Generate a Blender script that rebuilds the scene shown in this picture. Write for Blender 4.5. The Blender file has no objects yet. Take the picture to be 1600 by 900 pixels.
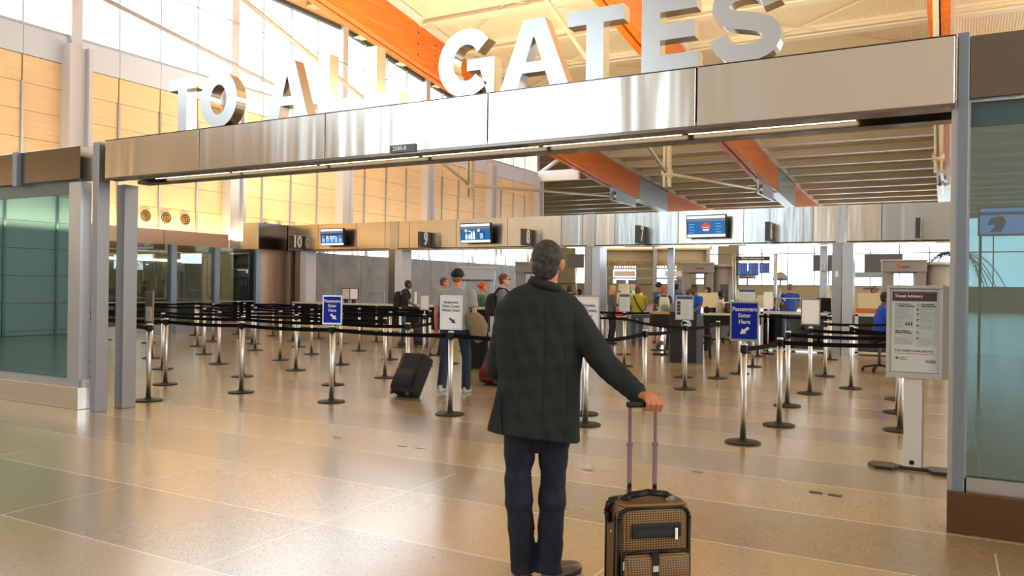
import bpy, bmesh, math, random
from mathutils import Vector, Matrix, Euler
random.seed(7)
R = math.radians
SC = bpy.context.scene
C = SC.collection

# ------------------------------------------------------------------ camera
EYE = 1.56
cam_data = bpy.data.cameras.new('camera'); cam = bpy.data.objects.new('camera', cam_data); C.objects.link(cam)
cam_data.sensor_width = 36; cam_data.lens = 36 * 1239 / 1600; cam_data.clip_start = .05; cam_data.clip_end = 400
YAW, ROLL = R(28.88), R(.758)
Fw = Vector((-math.sin(YAW), math.cos(YAW), 0)); Rt = Vector((math.cos(YAW), math.sin(YAW), 0)); Up = Vector((0, 0, 1))
rx_ = Rt * math.cos(ROLL) + Up * math.sin(ROLL); uy_ = Up * math.cos(ROLL) - Rt * math.sin(ROLL)
M = Matrix((rx_, uy_, -Fw)).transposed().to_4x4(); M.translation = (0, 0, EYE)
cam.matrix_world = M
SC.camera = cam
# ------------------------------------------------------------------ exposure, sky, lights
SC.view_settings.view_transform = 'Standard'; SC.view_settings.look = 'None'
SC.view_settings.exposure = 0.08; SC.view_settings.gamma = 1; SC.view_settings.use_curve_mapping = False
try:
    SC.cycles.max_bounces = 9; SC.cycles.diffuse_bounces = 4; SC.cycles.glossy_bounces = 4
    SC.cycles.transmission_bounces = 4; SC.cycles.transparent_max_bounces = 12
    SC.cycles.sample_clamp_indirect = 6; SC.cycles.use_denoising = True
    SC.cycles.caustics_reflective = False; SC.cycles.caustics_refractive = False
except Exception: pass
W = bpy.data.worlds.new('sky'); SC.world = W; W.use_nodes = True
W.node_tree.nodes['Background'].inputs[0].default_value = (.86, .94, 1, 1)
W.node_tree.nodes['Background'].inputs[1].default_value = 6.0

def area(name, loc, rot, sx, sy, power, color=(1, 1, 1), portal=False):
    l = bpy.data.lights.new(name, 'AREA'); l.shape = 'RECTANGLE'; l.size = sx; l.size_y = sy
    l.energy = power; l.color = color
    o = bpy.data.objects.new(name, l); o.location = loc; o.rotation_euler = rot; C.objects.link(o)
    if portal: l.cycles.is_portal = True
    return o
# daylight comes in through these openings (sampling portals, no light of their own)
area('daylight_left_windows', (-23.05, 17, 10.9), (0, R(-90), 0), 3.9, 57, 1, portal=True)
area('daylight_far_windows', (-12, 83.8, 5.6), (R(-90), 0, 0), 52, 6.5, 1, portal=True)
area('daylight_right_windows', (13.9, 24, 5.5), (0, R(90), 0), 6, 70, 1, portal=True)
area('daylight_entrance_windows', (-13.8, -11.9, 5.3), (R(90), 0, 0), 15, 9, 1, portal=True)
# added warm fill lights brightening the roof deck, with no fittings of their own
area('deck_fill_west', (-15.5, 21.9, 4.0), (R(180), 0, 0), 10, .5, 1500, (1, .86, .62))
area('deck_fill_east', (-4.5, 21.9, 4.0), (R(180), 0, 0), 10, .5, 1500, (1, .86, .62))
area('deck_fill_right', (13.4, 12, 8.9), (0, R(118), 0), .4, 44, 2600, (1, .80, .50))  # added fill from out of view, also brightening the beam sides
# warm cove lamps along the shop canopy, grazing the timber wall
area('cove_lamps', (-22.75, 20, 3.2), (R(180), R(-16), 0), .25, 48, 1000, (1, .74, .38))

# ------------------------------------------------------------------ materials
MATS = {}
def mat(name, col, rough=.5, metal=0, emit=None, estr=1, spec=.5, alpha=None, coat=0, aniso=0):
    if name in MATS: return MATS[name]
    m = bpy.data.materials.new(name); m.use_nodes = True
    b = m.node_tree.nodes['Principled BSDF']
    b.inputs['Base Color'].default_value = (*col, 1); b.inputs['Roughness'].default_value = rough
    b.inputs['Metallic'].default_value = metal; b.inputs['Specular IOR Level'].default_value = spec
    if coat: b.inputs['Coat Weight'].default_value = coat; b.inputs['Coat Roughness'].default_value = .08
    if aniso: b.inputs['Anisotropic'].default_value = aniso
    if emit: b.inputs['Emission Color'].default_value = (*emit, 1); b.inputs['Emission Strength'].default_value = estr
    MATS[name] = m; return m
def N(m, t, **k):
    n = m.node_tree.nodes.new(t)
    for a, v in k.items(): setattr(n, a, v)
    return n
def LK(m, a, b): m.node_tree.links.new(a, b)
def coords(m, scale=(1, 1, 1), kind='Object'):
    tc = N(m, 'ShaderNodeTexCoord'); mp = N(m, 'ShaderNodeMapping'); mp.inputs['Scale'].default_value = scale
    LK(m, tc.outputs[kind], mp.inputs['Vector']); return mp.outputs[0]
def bsdf(m): return m.node_tree.nodes['Principled BSDF']
def noise_color(m, c1, c2, scale, detail=4, vec=(1, 1, 1), lo=.35, hi=.65, kind='Object'):
    n = N(m, 'ShaderNodeTexNoise'); n.inputs['Scale'].default_value = scale; n.inputs['Detail'].default_value = detail
    LK(m, coords(m, vec, kind), n.inputs['Vector'])
    r = N(m, 'ShaderNodeValToRGB'); r.color_ramp.elements[0].position = lo; r.color_ramp.elements[1].position = hi
    r.color_ramp.elements[0].color = (*c1, 1); r.color_ramp.elements[1].color = (*c2, 1)
    LK(m, n.outputs['Fac'], r.inputs[0]); LK(m, r.outputs[0], bsdf(m).inputs['Base Color']); return r.outputs[0]
def bump(m, scale, strength, vec=(1, 1, 1), dist=.01, detail=3, kind='Object'):
    n = N(m, 'ShaderNodeTexNoise'); n.inputs['Scale'].default_value = scale; n.inputs['Detail'].default_value = detail
    LK(m, coords(m, vec, kind), n.inputs['Vector'])
    b = N(m, 'ShaderNodeBump'); b.inputs['Strength'].default_value = strength; b.inputs['Distance'].default_value = dist
    LK(m, n.outputs['Fac'], b.inputs['Height']); LK(m, b.outputs[0], bsdf(m).inputs['Normal']); return b

def brushed(name, col, rough, wob=.25, aniso=.6, wd=.02):
    m = mat(name, col, rough, 1, aniso=aniso)
    bump(m, 1.6, wob, (1.0, 1.0, .10), wd, 3)
    return m
STEEL = brushed('brushed_stainless', (.60, .585, .56), .19, .8, .0, .05)
STEEL3 = brushed('brushed_stainless_cool', (.42, .44, .45), .26, .8, .0, .05)
STEEL2 = brushed('brushed_stainless_satin', (.56, .51, .44), .25, .7, .0, .04)
STEELD = brushed('dark_stainless', (.15, .13, .115), .22, .3, .0, .03)
POLISH = mat('polished_stainless', (.58, .55, .50), .14, 1); bump(POLISH, 1.3, 1, (1, 1.6, .25), .35, 1)
POLE = mat('pole_steel', (.60, .60, .60), .36, 1)
CHROME = mat('chrome', (.8, .8, .8), .1, 1)
GREY = mat('grey_paint', (.24, .25, .28), .4, .3)
BLUEGREY = mat('blue_grey_anodised', (.20, .26, .34), .35, .5)
ALU = mat('aluminium', (.42, .45, .49), .33, .8)
WHITEP = mat('white_paint', (.78, .78, .76), .4)
COLW = mat('pale_column_paint', (.56, .57, .64), .4)
BLACK = mat('black_plastic', (.007, .007, .008), .5, spec=.25)
BELT = mat('belt_webbing', (.004, .004, .005), .9, spec=.1)
BASEM = mat('stanchion_base_rubber', (.012, .011, .010), .5, spec=.3)
BAND = mat('blue_grey_band', (.55, .62, .76), .5)
BRONZE = mat('bronze_panel', (.40, .26, .18), .3, .7)
CREAM = mat('cream_panel', (.72, .60, .38), .5)
CREAMW = mat('cream_wall', (.62, .52, .33), .6)
DKGREY = mat('dark_grey', (.06, .06, .065), .5)
WHITE = mat('white_sheet', (.8, .8, .8), .5)
BLUE = mat('sign_blue', (.004, .02, .36), .6, spec=.2)
NAVY = mat('navy_ink', (.01, .03, .25), .5)
INK = mat('dark_ink', (.03, .03, .04), .6)
SEAM = mat('seam_shadow_gap', (.02, .02, .02), .8)
LAMP = mat('warm_tube_lamp', (1, .9, .7), .4, emit=(1, .86, .58), estr=3.5)
SLAT = mat('lamp_warm_small', (1, .9, .7), .4, emit=(1, .85, .55), estr=2.5)

WOODP = mat('maple_wall_panel', (.75, .50, .24), .42)
noise_color(WOODP, (.70, .50, .28), (.84, .63, .38), 3, 6, (.4, .4, 14), .3, .7)
GLULAM = mat('orange_glulam', (.55, .13, .02), .35)
noise_color(GLULAM, (.58, .11, .006), (.80, .22, .02), 2.2, 5, (6, .25, 9), .3, .7)
DECK = mat('corrugated_roof_deck', (.82, .73, .54), .45)
def deck_nodes(m):
    wv = N(m, 'ShaderNodeTexWave', wave_type='BANDS', bands_direction='X'); wv.inputs['Scale'].default_value = 3.2
    LK(m, coords(m), wv.inputs['Vector'])
    b = N(m, 'ShaderNodeBump'); b.inputs['Strength'].default_value = .35; b.inputs['Distance'].default_value = .03
    LK(m, wv.outputs['Fac'], b.inputs['Height']); LK(m, b.outputs[0], bsdf(m).inputs['Normal'])
deck_nodes(DECK)
PURLIN = mat('purlin_paint', (.80, .73, .56), .45)
GRANITE = mat('grey_stone_panel', (.17, .16, .155), .35)
noise_color(GRANITE, (.12, .115, .11), (.21, .20, .19), 1.5, 8, (1, 1, 1), .3, .7)

def terrazzo():
    m = mat('terrazzo', (.5, .4, .3), .16, spec=.9); bsdf_ = m.node_tree.nodes['Principled BSDF']; bsdf_.inputs['Coat Weight'].default_value = .8; bsdf_.inputs['Coat Roughness'].default_value = .2; bsdf_.inputs['Coat IOR'].default_value = 1.6
    tc = N(m, 'ShaderNodeTexCoord'); sep = N(m, 'ShaderNodeSeparateXYZ'); LK(m, tc.outputs['Object'], sep.inputs[0])
    def math_(op, a, b=None, c=None):
        n = N(m, 'ShaderNodeMath', operation=op)
        for i, v in enumerate((a, b, c)):
            if v is None: continue
            if isinstance(v, (int, float)): n.inputs[i].default_value = v
            else: LK(m, v, n.inputs[i])
        return n.outputs[0]
    X, Y = sep.outputs['X'], sep.outputs['Y']
    fy = math_('FRACT', math_('DIVIDE', math_('ADD', Y, 96.0 - 3.0 + 1.4), 1.92))     # band phase
    fy = math_('FRACT', math_('DIVIDE', math_('ADD', Y, 1.92 * 40 - 3.0), 1.92))
    band = math_('LESS_THAN', fy, .49)
    # thin joints: along x at every band edge, along y every 1.9 m
    jy = math_('LESS_THAN', math_('ABSOLUTE', math_('SUBTRACT', math_('FRACT', math_('ADD', math_('DIVIDE', math_('ADD', Y, 1.92 * 40 - 3.0), .96), .5)), .5)), .0065)
    jx = math_('LESS_THAN', math_('ABSOLUTE', math_('SUBTRACT', math_('FRACT', math_('ADD', math_('DIVIDE', math_('ADD', X, 3.6 + 1.93 * 40), 1.93), .5)), .5)), .0026)
    jx = math_('MULTIPLY', jx, math_('LESS_THAN', Y, 5.6))
    j = math_('MAXIMUM', jy, jx)
    n1 = N(m, 'ShaderNodeTexVoronoi'); n1.inputs['Scale'].default_value = 95; LK(m, tc.outputs['Object'], n1.inputs['Vector'])
    n2 = N(m, 'ShaderNodeTexNoise'); n2.inputs['Scale'].default_value = .7; LK(m, tc.outputs['Object'], n2.inputs['Vector'])
    def mixc(f, a, b):
        n = N(m, 'ShaderNodeMix', data_type='RGBA')
        if isinstance(f, float): n.inputs[0].default_value = f
        else: LK(m, f, n.inputs[0])
        for i, v in ((6, a), (7, b)):
            if isinstance(v, tuple): n.inputs[i].default_value = (*v, 1)
            else: LK(m, v, n.inputs[i])
        return n.outputs[2]
    base = mixc(band, FL_LIGHT, FL_DARK)
    r = N(m, 'ShaderNodeValToRGB'); LK(m, n1.outputs['Color'], r.inputs[0])
    r.color_ramp.elements[0].position = .12; r.color_ramp.elements[0].color = (.5, .5, .5, 1)
    r.color_ramp.elements[1].position = .3; r.color_ramp.elements[1].color = (1, 1, 1, 1)
    e = r.color_ramp.elements.new(.85); e.color = (1.1, 1.08, 1.05, 1)
    mul = N(m, 'ShaderNodeMix', data_type='RGBA', blend_type='MULTIPLY'); mul.inputs[0].default_value = .5
    LK(m, base, mul.inputs[6]); LK(m, r.outputs[0], mul.inputs[7])
    fin = mixc(j, mul.outputs[2], (.62, .58, .50))
    LK(m, fin, bsdf(m).inputs['Base Color'])
    rr = math_('MULTIPLY_ADD', n2.outputs['Fac'], .07, .20); LK(m, rr, bsdf(m).inputs['Roughness'])
    return m
FL_LIGHT = (.41, .305, .165); FL_DARK = (.295, .23, .13)
TERR = terrazzo()

def glass(name, tint, refl=.12, rough=.0):
    m = bpy.data.materials.new(name); m.use_nodes = True; nt = m.node_tree; nt.nodes.clear()
    o = N(m, 'ShaderNodeOutputMaterial'); mx = N(m, 'ShaderNodeMixShader')
    t = N(m, 'ShaderNodeBsdfTransparent'); t.inputs[0].default_value = (*tint, 1)
    g = N(m, 'ShaderNodeBsdfGlossy'); g.inputs[0].default_value = (.85, 1, 1, 1); g.inputs['Roughness'].default_value = rough
    lw = N(m, 'ShaderNodeFresnel'); lw.inputs[0].default_value = 1.5
    ma = N(m, 'ShaderNodeMath', operation='ADD'); ma.use_clamp = True; LK(m, lw.outputs[0], ma.inputs[0]); ma.inputs[1].default_value = refl
    LK(m, ma.outputs[0], mx.inputs[0]); LK(m, t.outputs[0], mx.inputs[1]); LK(m, g.outputs[0], mx.inputs[2]); LK(m, mx.outputs[0], o.inputs[0])
    return m
GL_TEAL = glass('teal_tinted_glass', (.25, .35, .365), .12)
GL_TEAL2 = glass('deep_teal_glass', (.12, .36, .42), .34)
GL_TEAL2.node_tree.nodes['Glossy BSDF'].inputs[0].default_value = (.34, .66, .76, 1)
GL_CLEAR = glass('clear_glass', (.93, .97, .96), .0)
GL_SHOP = glass('shop_screen_glass', (.74, .78, .72), .03)
GL_SMOKE = glass('smoked_counter_glass', (.04, .05, .06), .05)

# ------------------------------------------------------------------ mesh helpers
def tag(o, label=None, cat=None, group=None, kind=None):
    if label: o['label'] = label
    if cat: o['category'] = cat
    if group: o['group'] = group
    if kind: o['kind'] = kind
    return o
def link(name, me, mats, parent=None, loc=None, rot=None):
    o = bpy.data.objects.new(name, me)
    if mats:
        for m in (mats if isinstance(mats, (list, tuple)) else [mats]): me.materials.append(m)
    C.objects.link(o)
    if parent is not None: o.parent = parent
    if loc: o.location = loc
    if rot: o.rotation_euler = rot
    return o
def thing(name, label, cat, loc=(0, 0, 0), rz=0, group=None):
    o = bpy.data.objects.new(name, None); o.empty_display_size = .1; C.objects.link(o)
    o.location = loc; o.rotation_euler = (0, 0, rz); return tag(o, label, cat, group)

class MB:
    def __init__(s): s.v = []; s.f = []; s.mi = []; s.sm = []
    def add(s, vs, fs, mi=0, sm=False):
        n = len(s.v); s.v += [tuple(x) for x in vs]; s.f += [tuple(n + i for i in f) for f in fs]
        s.mi += [mi] * len(fs); s.sm += [sm] * len(fs); return s
    def box(s, x0, x1, y0, y1, z0, z1, mi=0):
        vs = [(x, y, z) for z in (z0, z1) for y in (y0, y1) for x in (x0, x1)]
        return s.add(vs, [(0, 2, 3, 1), (4, 5, 7, 6), (0, 1, 5, 4), (2, 6, 7, 3), (0, 4, 6, 2), (1, 3, 7, 5)], mi)
    def rbox(s, c, half, rot, mi=0):
        m = Euler(rot).to_matrix(); c = Vector(c)
        vs = [c + m @ Vector((x * half[0], y * half[1], z * half[2])) for z in (-1, 1) for y in (-1, 1) for x in (-1, 1)]
        return s.add(vs, [(0, 2, 3, 1), (4, 5, 7, 6), (0, 1, 5, 4), (2, 6, 7, 3), (0, 4, 6, 2), (1, 3, 7, 5)], mi)
    def cyl(s, p0, p1, r0, r1=None, n=12, mi=0, caps=True, ry=1.0):
        r1 = r0 if r1 is None else r1; p0 = Vector(p0); p1 = Vector(p1); d = (p1 - p0).normalized()
        a = d.orthogonal().normalized() if abs(d.z) < .999 else Vector((1, 0, 0)); b = d.cross(a)
        vs = []
        for p, r in ((p0, r0), (p1, r1)):
            for i in range(n):
                t = 2 * math.pi * i / n; vs.append(p + a * (r * math.cos(t)) + b * (r * ry * math.sin(t)))
        fs = [(i, (i + 1) % n, n + (i + 1) % n, n + i) for i in range(n)]
        s.add(vs, fs, mi, True)
        if caps:
            m = len(s.v) - 2 * n
            s.f.append(tuple(m + i for i in reversed(range(n)))); s.f.append(tuple(m + n + i for i in range(n))); s.mi += [mi, mi]; s.sm += [False, False]
        return s
    def tube(s, pts, r, n=10, mi=0):
        for a, b in zip(pts, pts[1:]): s.cyl(a, b, r, r, n, mi)
        for p in pts[1:-1]: s.ball(p, (r, r, r), mi, 8, 6)
        return s
    def lathe(s, prof, n=20, mi=0, c=(0, 0, 0)):
        vs = []; fs = []
        for r, z in prof:
            for i in range(n):
                t = 2 * math.pi * i / n; vs.append((c[0] + r * math.cos(t), c[1] + r * math.sin(t), c[2] + z))
        for k in range(len(prof) - 1):
            for i in range(n): fs.append((k * n + i, k * n + (i + 1) % n, (k + 1) * n + (i + 1) % n, (k + 1) * n + i))
        s.add(vs, fs, mi, True); m = len(s.v) - len(vs)
        s.f.append(tuple(m + i for i in reversed(range(n)))); s.f.append(tuple(m + (len(prof) - 1) * n + i for i in range(n)))
        s.mi += [mi, mi]; s.sm += [False, False]; return s
    def ball(s, c, r, mi=0, n=14, k=9, rot=None):
        vs = [(0, 0, -1)]; m = Euler(rot).to_matrix() if rot else Matrix.Identity(3)
        for j in range(1, k):
            ph = -math.pi / 2 + math.pi * j / k
            for i in range(n):
                t = 2 * math.pi * i / n; vs.append((math.cos(ph) * math.cos(t), math.cos(ph) * math.sin(t), math.sin(ph)))
        vs.append((0, 0, 1)); c = Vector(c); V = [c + m @ Vector((v[0] * r[0], v[1] * r[1], v[2] * r[2])) for v in vs]
        fs = [(0, 1 + (i + 1) % n, 1 + i) for i in range(n)]
        for j in range(k - 2):
            for i in range(n): fs.append((1 + j * n + i, 1 + j * n + (i + 1) % n, 1 + (j + 1) * n + (i + 1) % n, 1 + (j + 1) * n + i))
        b = 1 + (k - 2) * n; fs += [(b + i, b + (i + 1) % n, len(vs) - 1) for i in range(n)]
        return s.add(V, fs, mi, True)
    def cap(s, p0, p1, r0, r1, n=14):                        # tapered capsule
        s.cyl(p0, p1, r0, r1, n); s.ball(p0, (r0,) * 3, 0, n, 8); s.ball(p1, (r1,) * 3, 0, n, 8); return s
    def loft(s, rings, n=28, mi=0, caps=True, sup=2.0, wob=None):   # rings: (centre, rx, ry, rot matrix or None)
        vs = []
        for k, (c, rx, ry, rm) in enumerate(rings):
            c = Vector(c)
            for i in range(n):
                t = 2 * math.pi * i / n; ct, st = math.cos(t), math.sin(t)
                q = (abs(ct) ** sup + abs(st) ** sup) ** (-1 / sup)
                w = wob(k, t) if wob else 1
                p = Vector((rx * q * ct * w, ry * q * st * w, 0))
                if rm is not None: p = rm @ p
                vs.append(c + p)
        fs = [(k * n + i, k * n + (i + 1) % n, (k + 1) * n + (i + 1) % n, (k + 1) * n + i) for k in range(len(rings) - 1) for i in range(n)]
        s.add(vs, fs, mi, True)
        if caps:
            m = len(s.v) - len(vs); s.f.append(tuple(m + i for i in reversed(range(n)))); s.f.append(tuple(m + (len(rings) - 1) * n + i for i in range(n)))
            s.mi += [mi, mi]; s.sm += [False, False]
        return s
    def poly(s, pts, y0, y1, mi=0, ms=None):                 # extrude an x,z outline along y (front face at y0)
        n = len(pts); ms = mi if ms is None else ms
        base = len(s.v); s.v += [(x, y0, z) for x, z in pts] + [(x, y1, z) for x, z in pts]
        ar = sum(pts[i][0] * pts[(i + 1) % n][1] - pts[(i + 1) % n][0] * pts[i][1] for i in range(n))
        o = list(range(n)) if ar > 0 else list(reversed(range(n)))
        s.f.append(tuple(base + i for i in o)); s.f.append(tuple(base + n + i for i in reversed(o))); s.mi += [mi, mi]; s.sm += [False, False]
        for a, b in zip(o, o[1:] + o[:1]): s.f.append((base + b, base + a, base + n + a, base + n + b)); s.mi.append(ms); s.sm.append(False)
        return s
    def strip(s, outer, inner, y0, y1, closed=True, mi=0, ms=None):   # ring-like outline: matched outer / inner points
        n = len(outer); ms = mi if ms is None else ms; base = len(s.v)
        for y in (y0, y1): s.v += [(x, y, z) for x, z in outer] + [(x, y, z) for x, z in inner]
        B = base + 2 * n
        for i in range(n if closed else n - 1):
            j = (i + 1) % n
            s.f += [(base + i, base + j, base + n + j, base + n + i), (B + j, B + i, B + n + i, B + n + j),
                    (base + j, base + i, B + i, B + j), (base + n + i, base + n + j, B + n + j, B + n + i)]
            s.mi += [mi, mi, ms, ms]; s.sm += [False] * 4
        if not closed:
            for i in (0, n - 1): s.f.append((base + i, base + n + i, B + n + i, B + i)); s.mi.append(ms); s.sm.append(False)
        return s
    def mesh(s, name='m'):
        me = bpy.data.meshes.new(name); me.from_pydata([tuple(v) for v in s.v], [], s.f)
        me.polygons.foreach_set('material_index', s.mi); me.polygons.foreach_set('use_smooth', s.sm); me.update(); return me
    def fixed(s, name='m'):
        me = s.mesh(name); bm = bmesh.new(); bm.from_mesh(me); bmesh.ops.recalc_face_normals(bm, faces=bm.faces); bm.to_mesh(me); bm.free(); return me
    def build(s, name, mats, parent=None, loc=None, rot=None, fix=True):
        return link(name, s.fixed(name) if fix else s.mesh(name), mats, parent, loc, rot)
def ring(r, t, x=0, n=28):
    m = MB(); pts = [(x, r * math.cos(2 * math.pi * i / n), r * math.sin(2 * math.pi * i / n)) for i in range(n + 1)]
    m.tube(pts, t, 6); return m
def bevelled(o, w=.01, seg=2):
    m = o.modifiers.new('bevel', 'BEVEL'); m.width = w; m.segments = seg; m.limit_method = 'ANGLE'; return o
def structure(name, mb, mats, parent=None):
    o = mb.build(name, mats, parent)
    if parent is None: o['kind'] = 'structure'
    return o
def remeshed(name, mb, voxel, smooth, mats, parent=None, extra=None, disp=None):
    me = mb.fixed(name); t = bpy.data.objects.new('tmp', me); C.objects.link(t)
    m = t.modifiers.new('r', 'REMESH'); m.mode = 'VOXEL'; m.voxel_size = voxel; m.use_smooth_shade = True
    if smooth: m = t.modifiers.new('s', 'SMOOTH'); m.iterations = smooth; m.factor = .5
    dg = bpy.context.evaluated_depsgraph_get(); dg.update()
    out = bpy.data.meshes.new_from_object(t.evaluated_get(dg)); bpy.data.objects.remove(t); bpy.data.meshes.remove(me)
    out.name = name; out.materials.clear()
    if disp:
        for v in out.vertices: v.co = disp(v.co)
    if extra is not None:
        bm = bmesh.new(); bm.from_mesh(out); bm.from_mesh(extra.fixed('x')); bm.to_mesh(out); bm.free()
    for p in out.polygons: p.use_smooth = True
    return link(name, out, mats, parent)
def text(s, size, mat_, parent, loc, rot=(R(90), 0, 0), name='lettering', bold=0, align='CENTER', depth=.0008, spacing=1.0, sx=1.0, line=1.0):
    cu = bpy.data.curves.new('t', 'FONT'); cu.body = s; cu.size = size; cu.align_x = align; cu.align_y = 'CENTER'
    cu.extrude = depth; cu.offset = bold; cu.space_character = spacing; cu.space_line = line; cu.resolution_u = 3
    t = bpy.data.objects.new('tmp', cu); C.objects.link(t); dg = bpy.context.evaluated_depsgraph_get(); dg.update()
    me = bpy.data.meshes.new_from_object(t.evaluated_get(dg)); bpy.data.objects.remove(t); bpy.data.curves.remove(cu)
    if sx != 1: me.transform(Matrix.Diagonal((sx, 1, 1, 1)))
    me.materials.clear(); return link(name, me, mat_, parent, loc, rot)
def copy_tree(o, parent=None):
    c = o.copy(); C.objects.link(c)
    if parent is not None: c.parent = parent
    for ch in list(o.children): copy_tree(ch, c)
    return c
def lerp_tab(tab, y):
    for (a, va), (b, vb) in zip(tab, tab[1:]):
        if y <= b: return va + (vb - va) * (y - a) / (b - a)
    return tab[-1][1]

def fr(px, d):                                                            # point on the floor at bearing px and depth d
    v = Fw * d + Rt * ((px - 800) / 1239 * d); return (round(v.x, 2), round(v.y, 2), 0)
# =================================================================== ROOM SHELL
structure('floor', MB().box(-48, 16, -12.5, 86, -.2, 0), TERR)
ZL = [(-14, 15.9), (6, 13.9), (21.4, 11.8), (29.5, 10.65), (40, 9.35), (50, 8.4), (62, 7.75), (86, 7.2)]
def zlow(y): return lerp_tab(ZL, y)
def zdeck(y): return zlow(y) + 2.0
# ceiling deck
mb = MB(); ys = [-14, -4, 6, 14, 21.4, 29.5, 35, 40, 45, 50, 56, 62, 74, 86]
for a, b in zip(ys, ys[1:]):
    for x0, x1 in ((-24, 16),) if b <= 45 else ((-48, 16),):
        za, zb = zdeck(a), zdeck(b)
        mb.add([(x0, a, za), (x1, a, za), (x1, b, zb), (x0, b, zb), (x0, a, za + .2), (x1, a, za + .2), (x1, b, zb + .2), (x0, b, zb + .2)],
               [(0, 1, 2, 3), (7, 6, 5, 4), (0, 4, 5, 1), (2, 6, 7, 3), (1, 5, 6, 2), (3, 7, 4, 0)])
structure('ceiling', mb, DECK)
# left wall: masonry behind the maple panels, windows above
WX = -23.2
structure('wall_left', MB().box(WX - .5, WX - .06, -12.5, 45.2, 0, 8.9), CREAMW)
structure('wall_left_far', MB().box(-46, -45.6, 45, 86, 0, 12), CREAMW)
structure('wall_left_return', MB().box(-46, -23.2, 45.2, 45.6, 0, 12.6), CREAMW)
cols_y = [-9.5, -3.5, 2.5, 8.5, 14.5, 20.52, 26.55, 32.8, 39.1, 45.0]
mb = MB()
def hh(y): return min(12.85, zdeck(y) - .25)
for y0, y1 in zip(cols_y, cols_y[1:]):
    n = 4
    for k in range(n):
        a = y0 + (y1 - y0) * k / n; b = y0 + (y1 - y0) * (k + 1) / n
        z = 8.04
        while z > .1:
            z0 = max(0, z - .79); mb.box(WX - .05, WX, a + .02, b - .02, z0 + .012, z, 2 if (y1 < 9 and z < 4.2) else 0); z = z0
mb.box(WX - .06, WX - .04, cols_y[0], cols_y[-1], 0, 8.05, 1)
structure('trim_1', mb, [WOODP, mat('panel_gap_brown', (.16, .08, .03), .7), mat('lobby_white_panel', (.72, .72, .72), .5)])
mb = MB()
for y0, y1 in zip(cols_y, cols_y[1:]):
    for k in range(4):
        a = y0 + (y1 - y0) * k / 4; b = y0 + (y1 - y0) * (k + 1) / 4; mb.box(WX - .05, WX + .04, a + .008, b - .008, 8.06, 8.9)
structure('trim_2', mb, BAND)
mb = MB()
for y0, y1 in zip(cols_y, cols_y[1:]):
    for k in range(1, 4):
        a = y0 + (y1 - y0) * k / 4; mb.box(WX, WX + .05, a - .035, a + .035, 0, 7.3)
structure('trim_3', mb, ALU)
# strip windows along the top of the left wall, one per bay
for i, (y0, y1) in enumerate(zip(cols_y, cols_y[1:])):
    w = bpy.data.objects.new('window_%d' % (i + 1), None); C.objects.link(w); w['kind'] = 'structure'
    f = MB()
    n = 4
    for k in range(n + 1):
        a = y0 + (y1 - y0) * k / n; t = .05 if k in (0, n) else .02
        f.box(WX - .12, WX + .02, a - t, a + t, 8.9, hh(a))
    f.box(WX - .14, WX + .06, y0, y1, 8.88, 8.96)
    za, zb = hh(y0), hh(y1)
    f.add([(x, y, z) for x in (WX - .14, WX + .06) for y, z in ((y0, za - .16), (y1, zb - .16), (y1, zb), (y0, za))],
          [(0, 1, 2, 3), (7, 6, 5, 4), (0, 4, 5, 1), (1, 5, 6, 2), (2, 6, 7, 3), (3, 7, 4, 0)], 1)
    f.build('window_frame', [mat('window_frame_grey', (.35, .42, .46), .4), DKGREY], w)
    g = MB().add([(WX - .05, y0, 8.95), (WX - .05, y1, 8.95), (WX - .05, y1, zb - .1), (WX - .05, y0, za - .1)], [(0, 1, 2, 3)])
    g.build('pane', GL_CLEAR, w, fix=False)
    # wall over the window head up to the deck
mb = MB()
for a, b in zip(cols_y, cols_y[1:]):
    mb.add([(x, y, z) for x in (WX - .2, WX) for y, z in ((a, hh(a)), (b, hh(b)), (b, zdeck(b) + .1), (a, zdeck(a) + .1))],
           [(0, 1, 2, 3), (7, 6, 5, 4), (0, 4, 5, 1), (1, 5, 6, 2), (2, 6, 7, 3), (3, 7, 4, 0)])
structure('wall_left_head', mb, WOODP)
# columns of the left wall
for i, y in enumerate(cols_y):
    if y < 8: continue
    m = MB(); x0, x1 = WX, WX + .42
    m.box(x0, x1, y - .36, y - .24, 0, 8.62); m.box(x0, x1, y + .24, y + .36, 0, 8.62); m.box(x0, x0 + .26, y - .26, y + .26, 0, 8.6)
    m.box(x0 - .1, x0 + .18, y - .17, y + .17, 8.6, hh(y) - .02)
    names = {14.5: 'tall pale steel wall column nearest the entrance, left of the big T', 20.52: 'second tall pale steel column along the maple wall',
             26.55: 'third tall pale steel column along the maple wall', 32.8: 'fourth pale steel column along the maple wall, near the hanging king post',
             39.1: 'fifth pale steel column along the maple wall', 45.0: 'last pale steel column at the far end of the maple wall', 8.5: 'pale steel column of maple wall hidden behind left glass screen'}
    tag(m.build('steel_column', COLW), names[y], 'column', 'steel columns of the maple wall')
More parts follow.
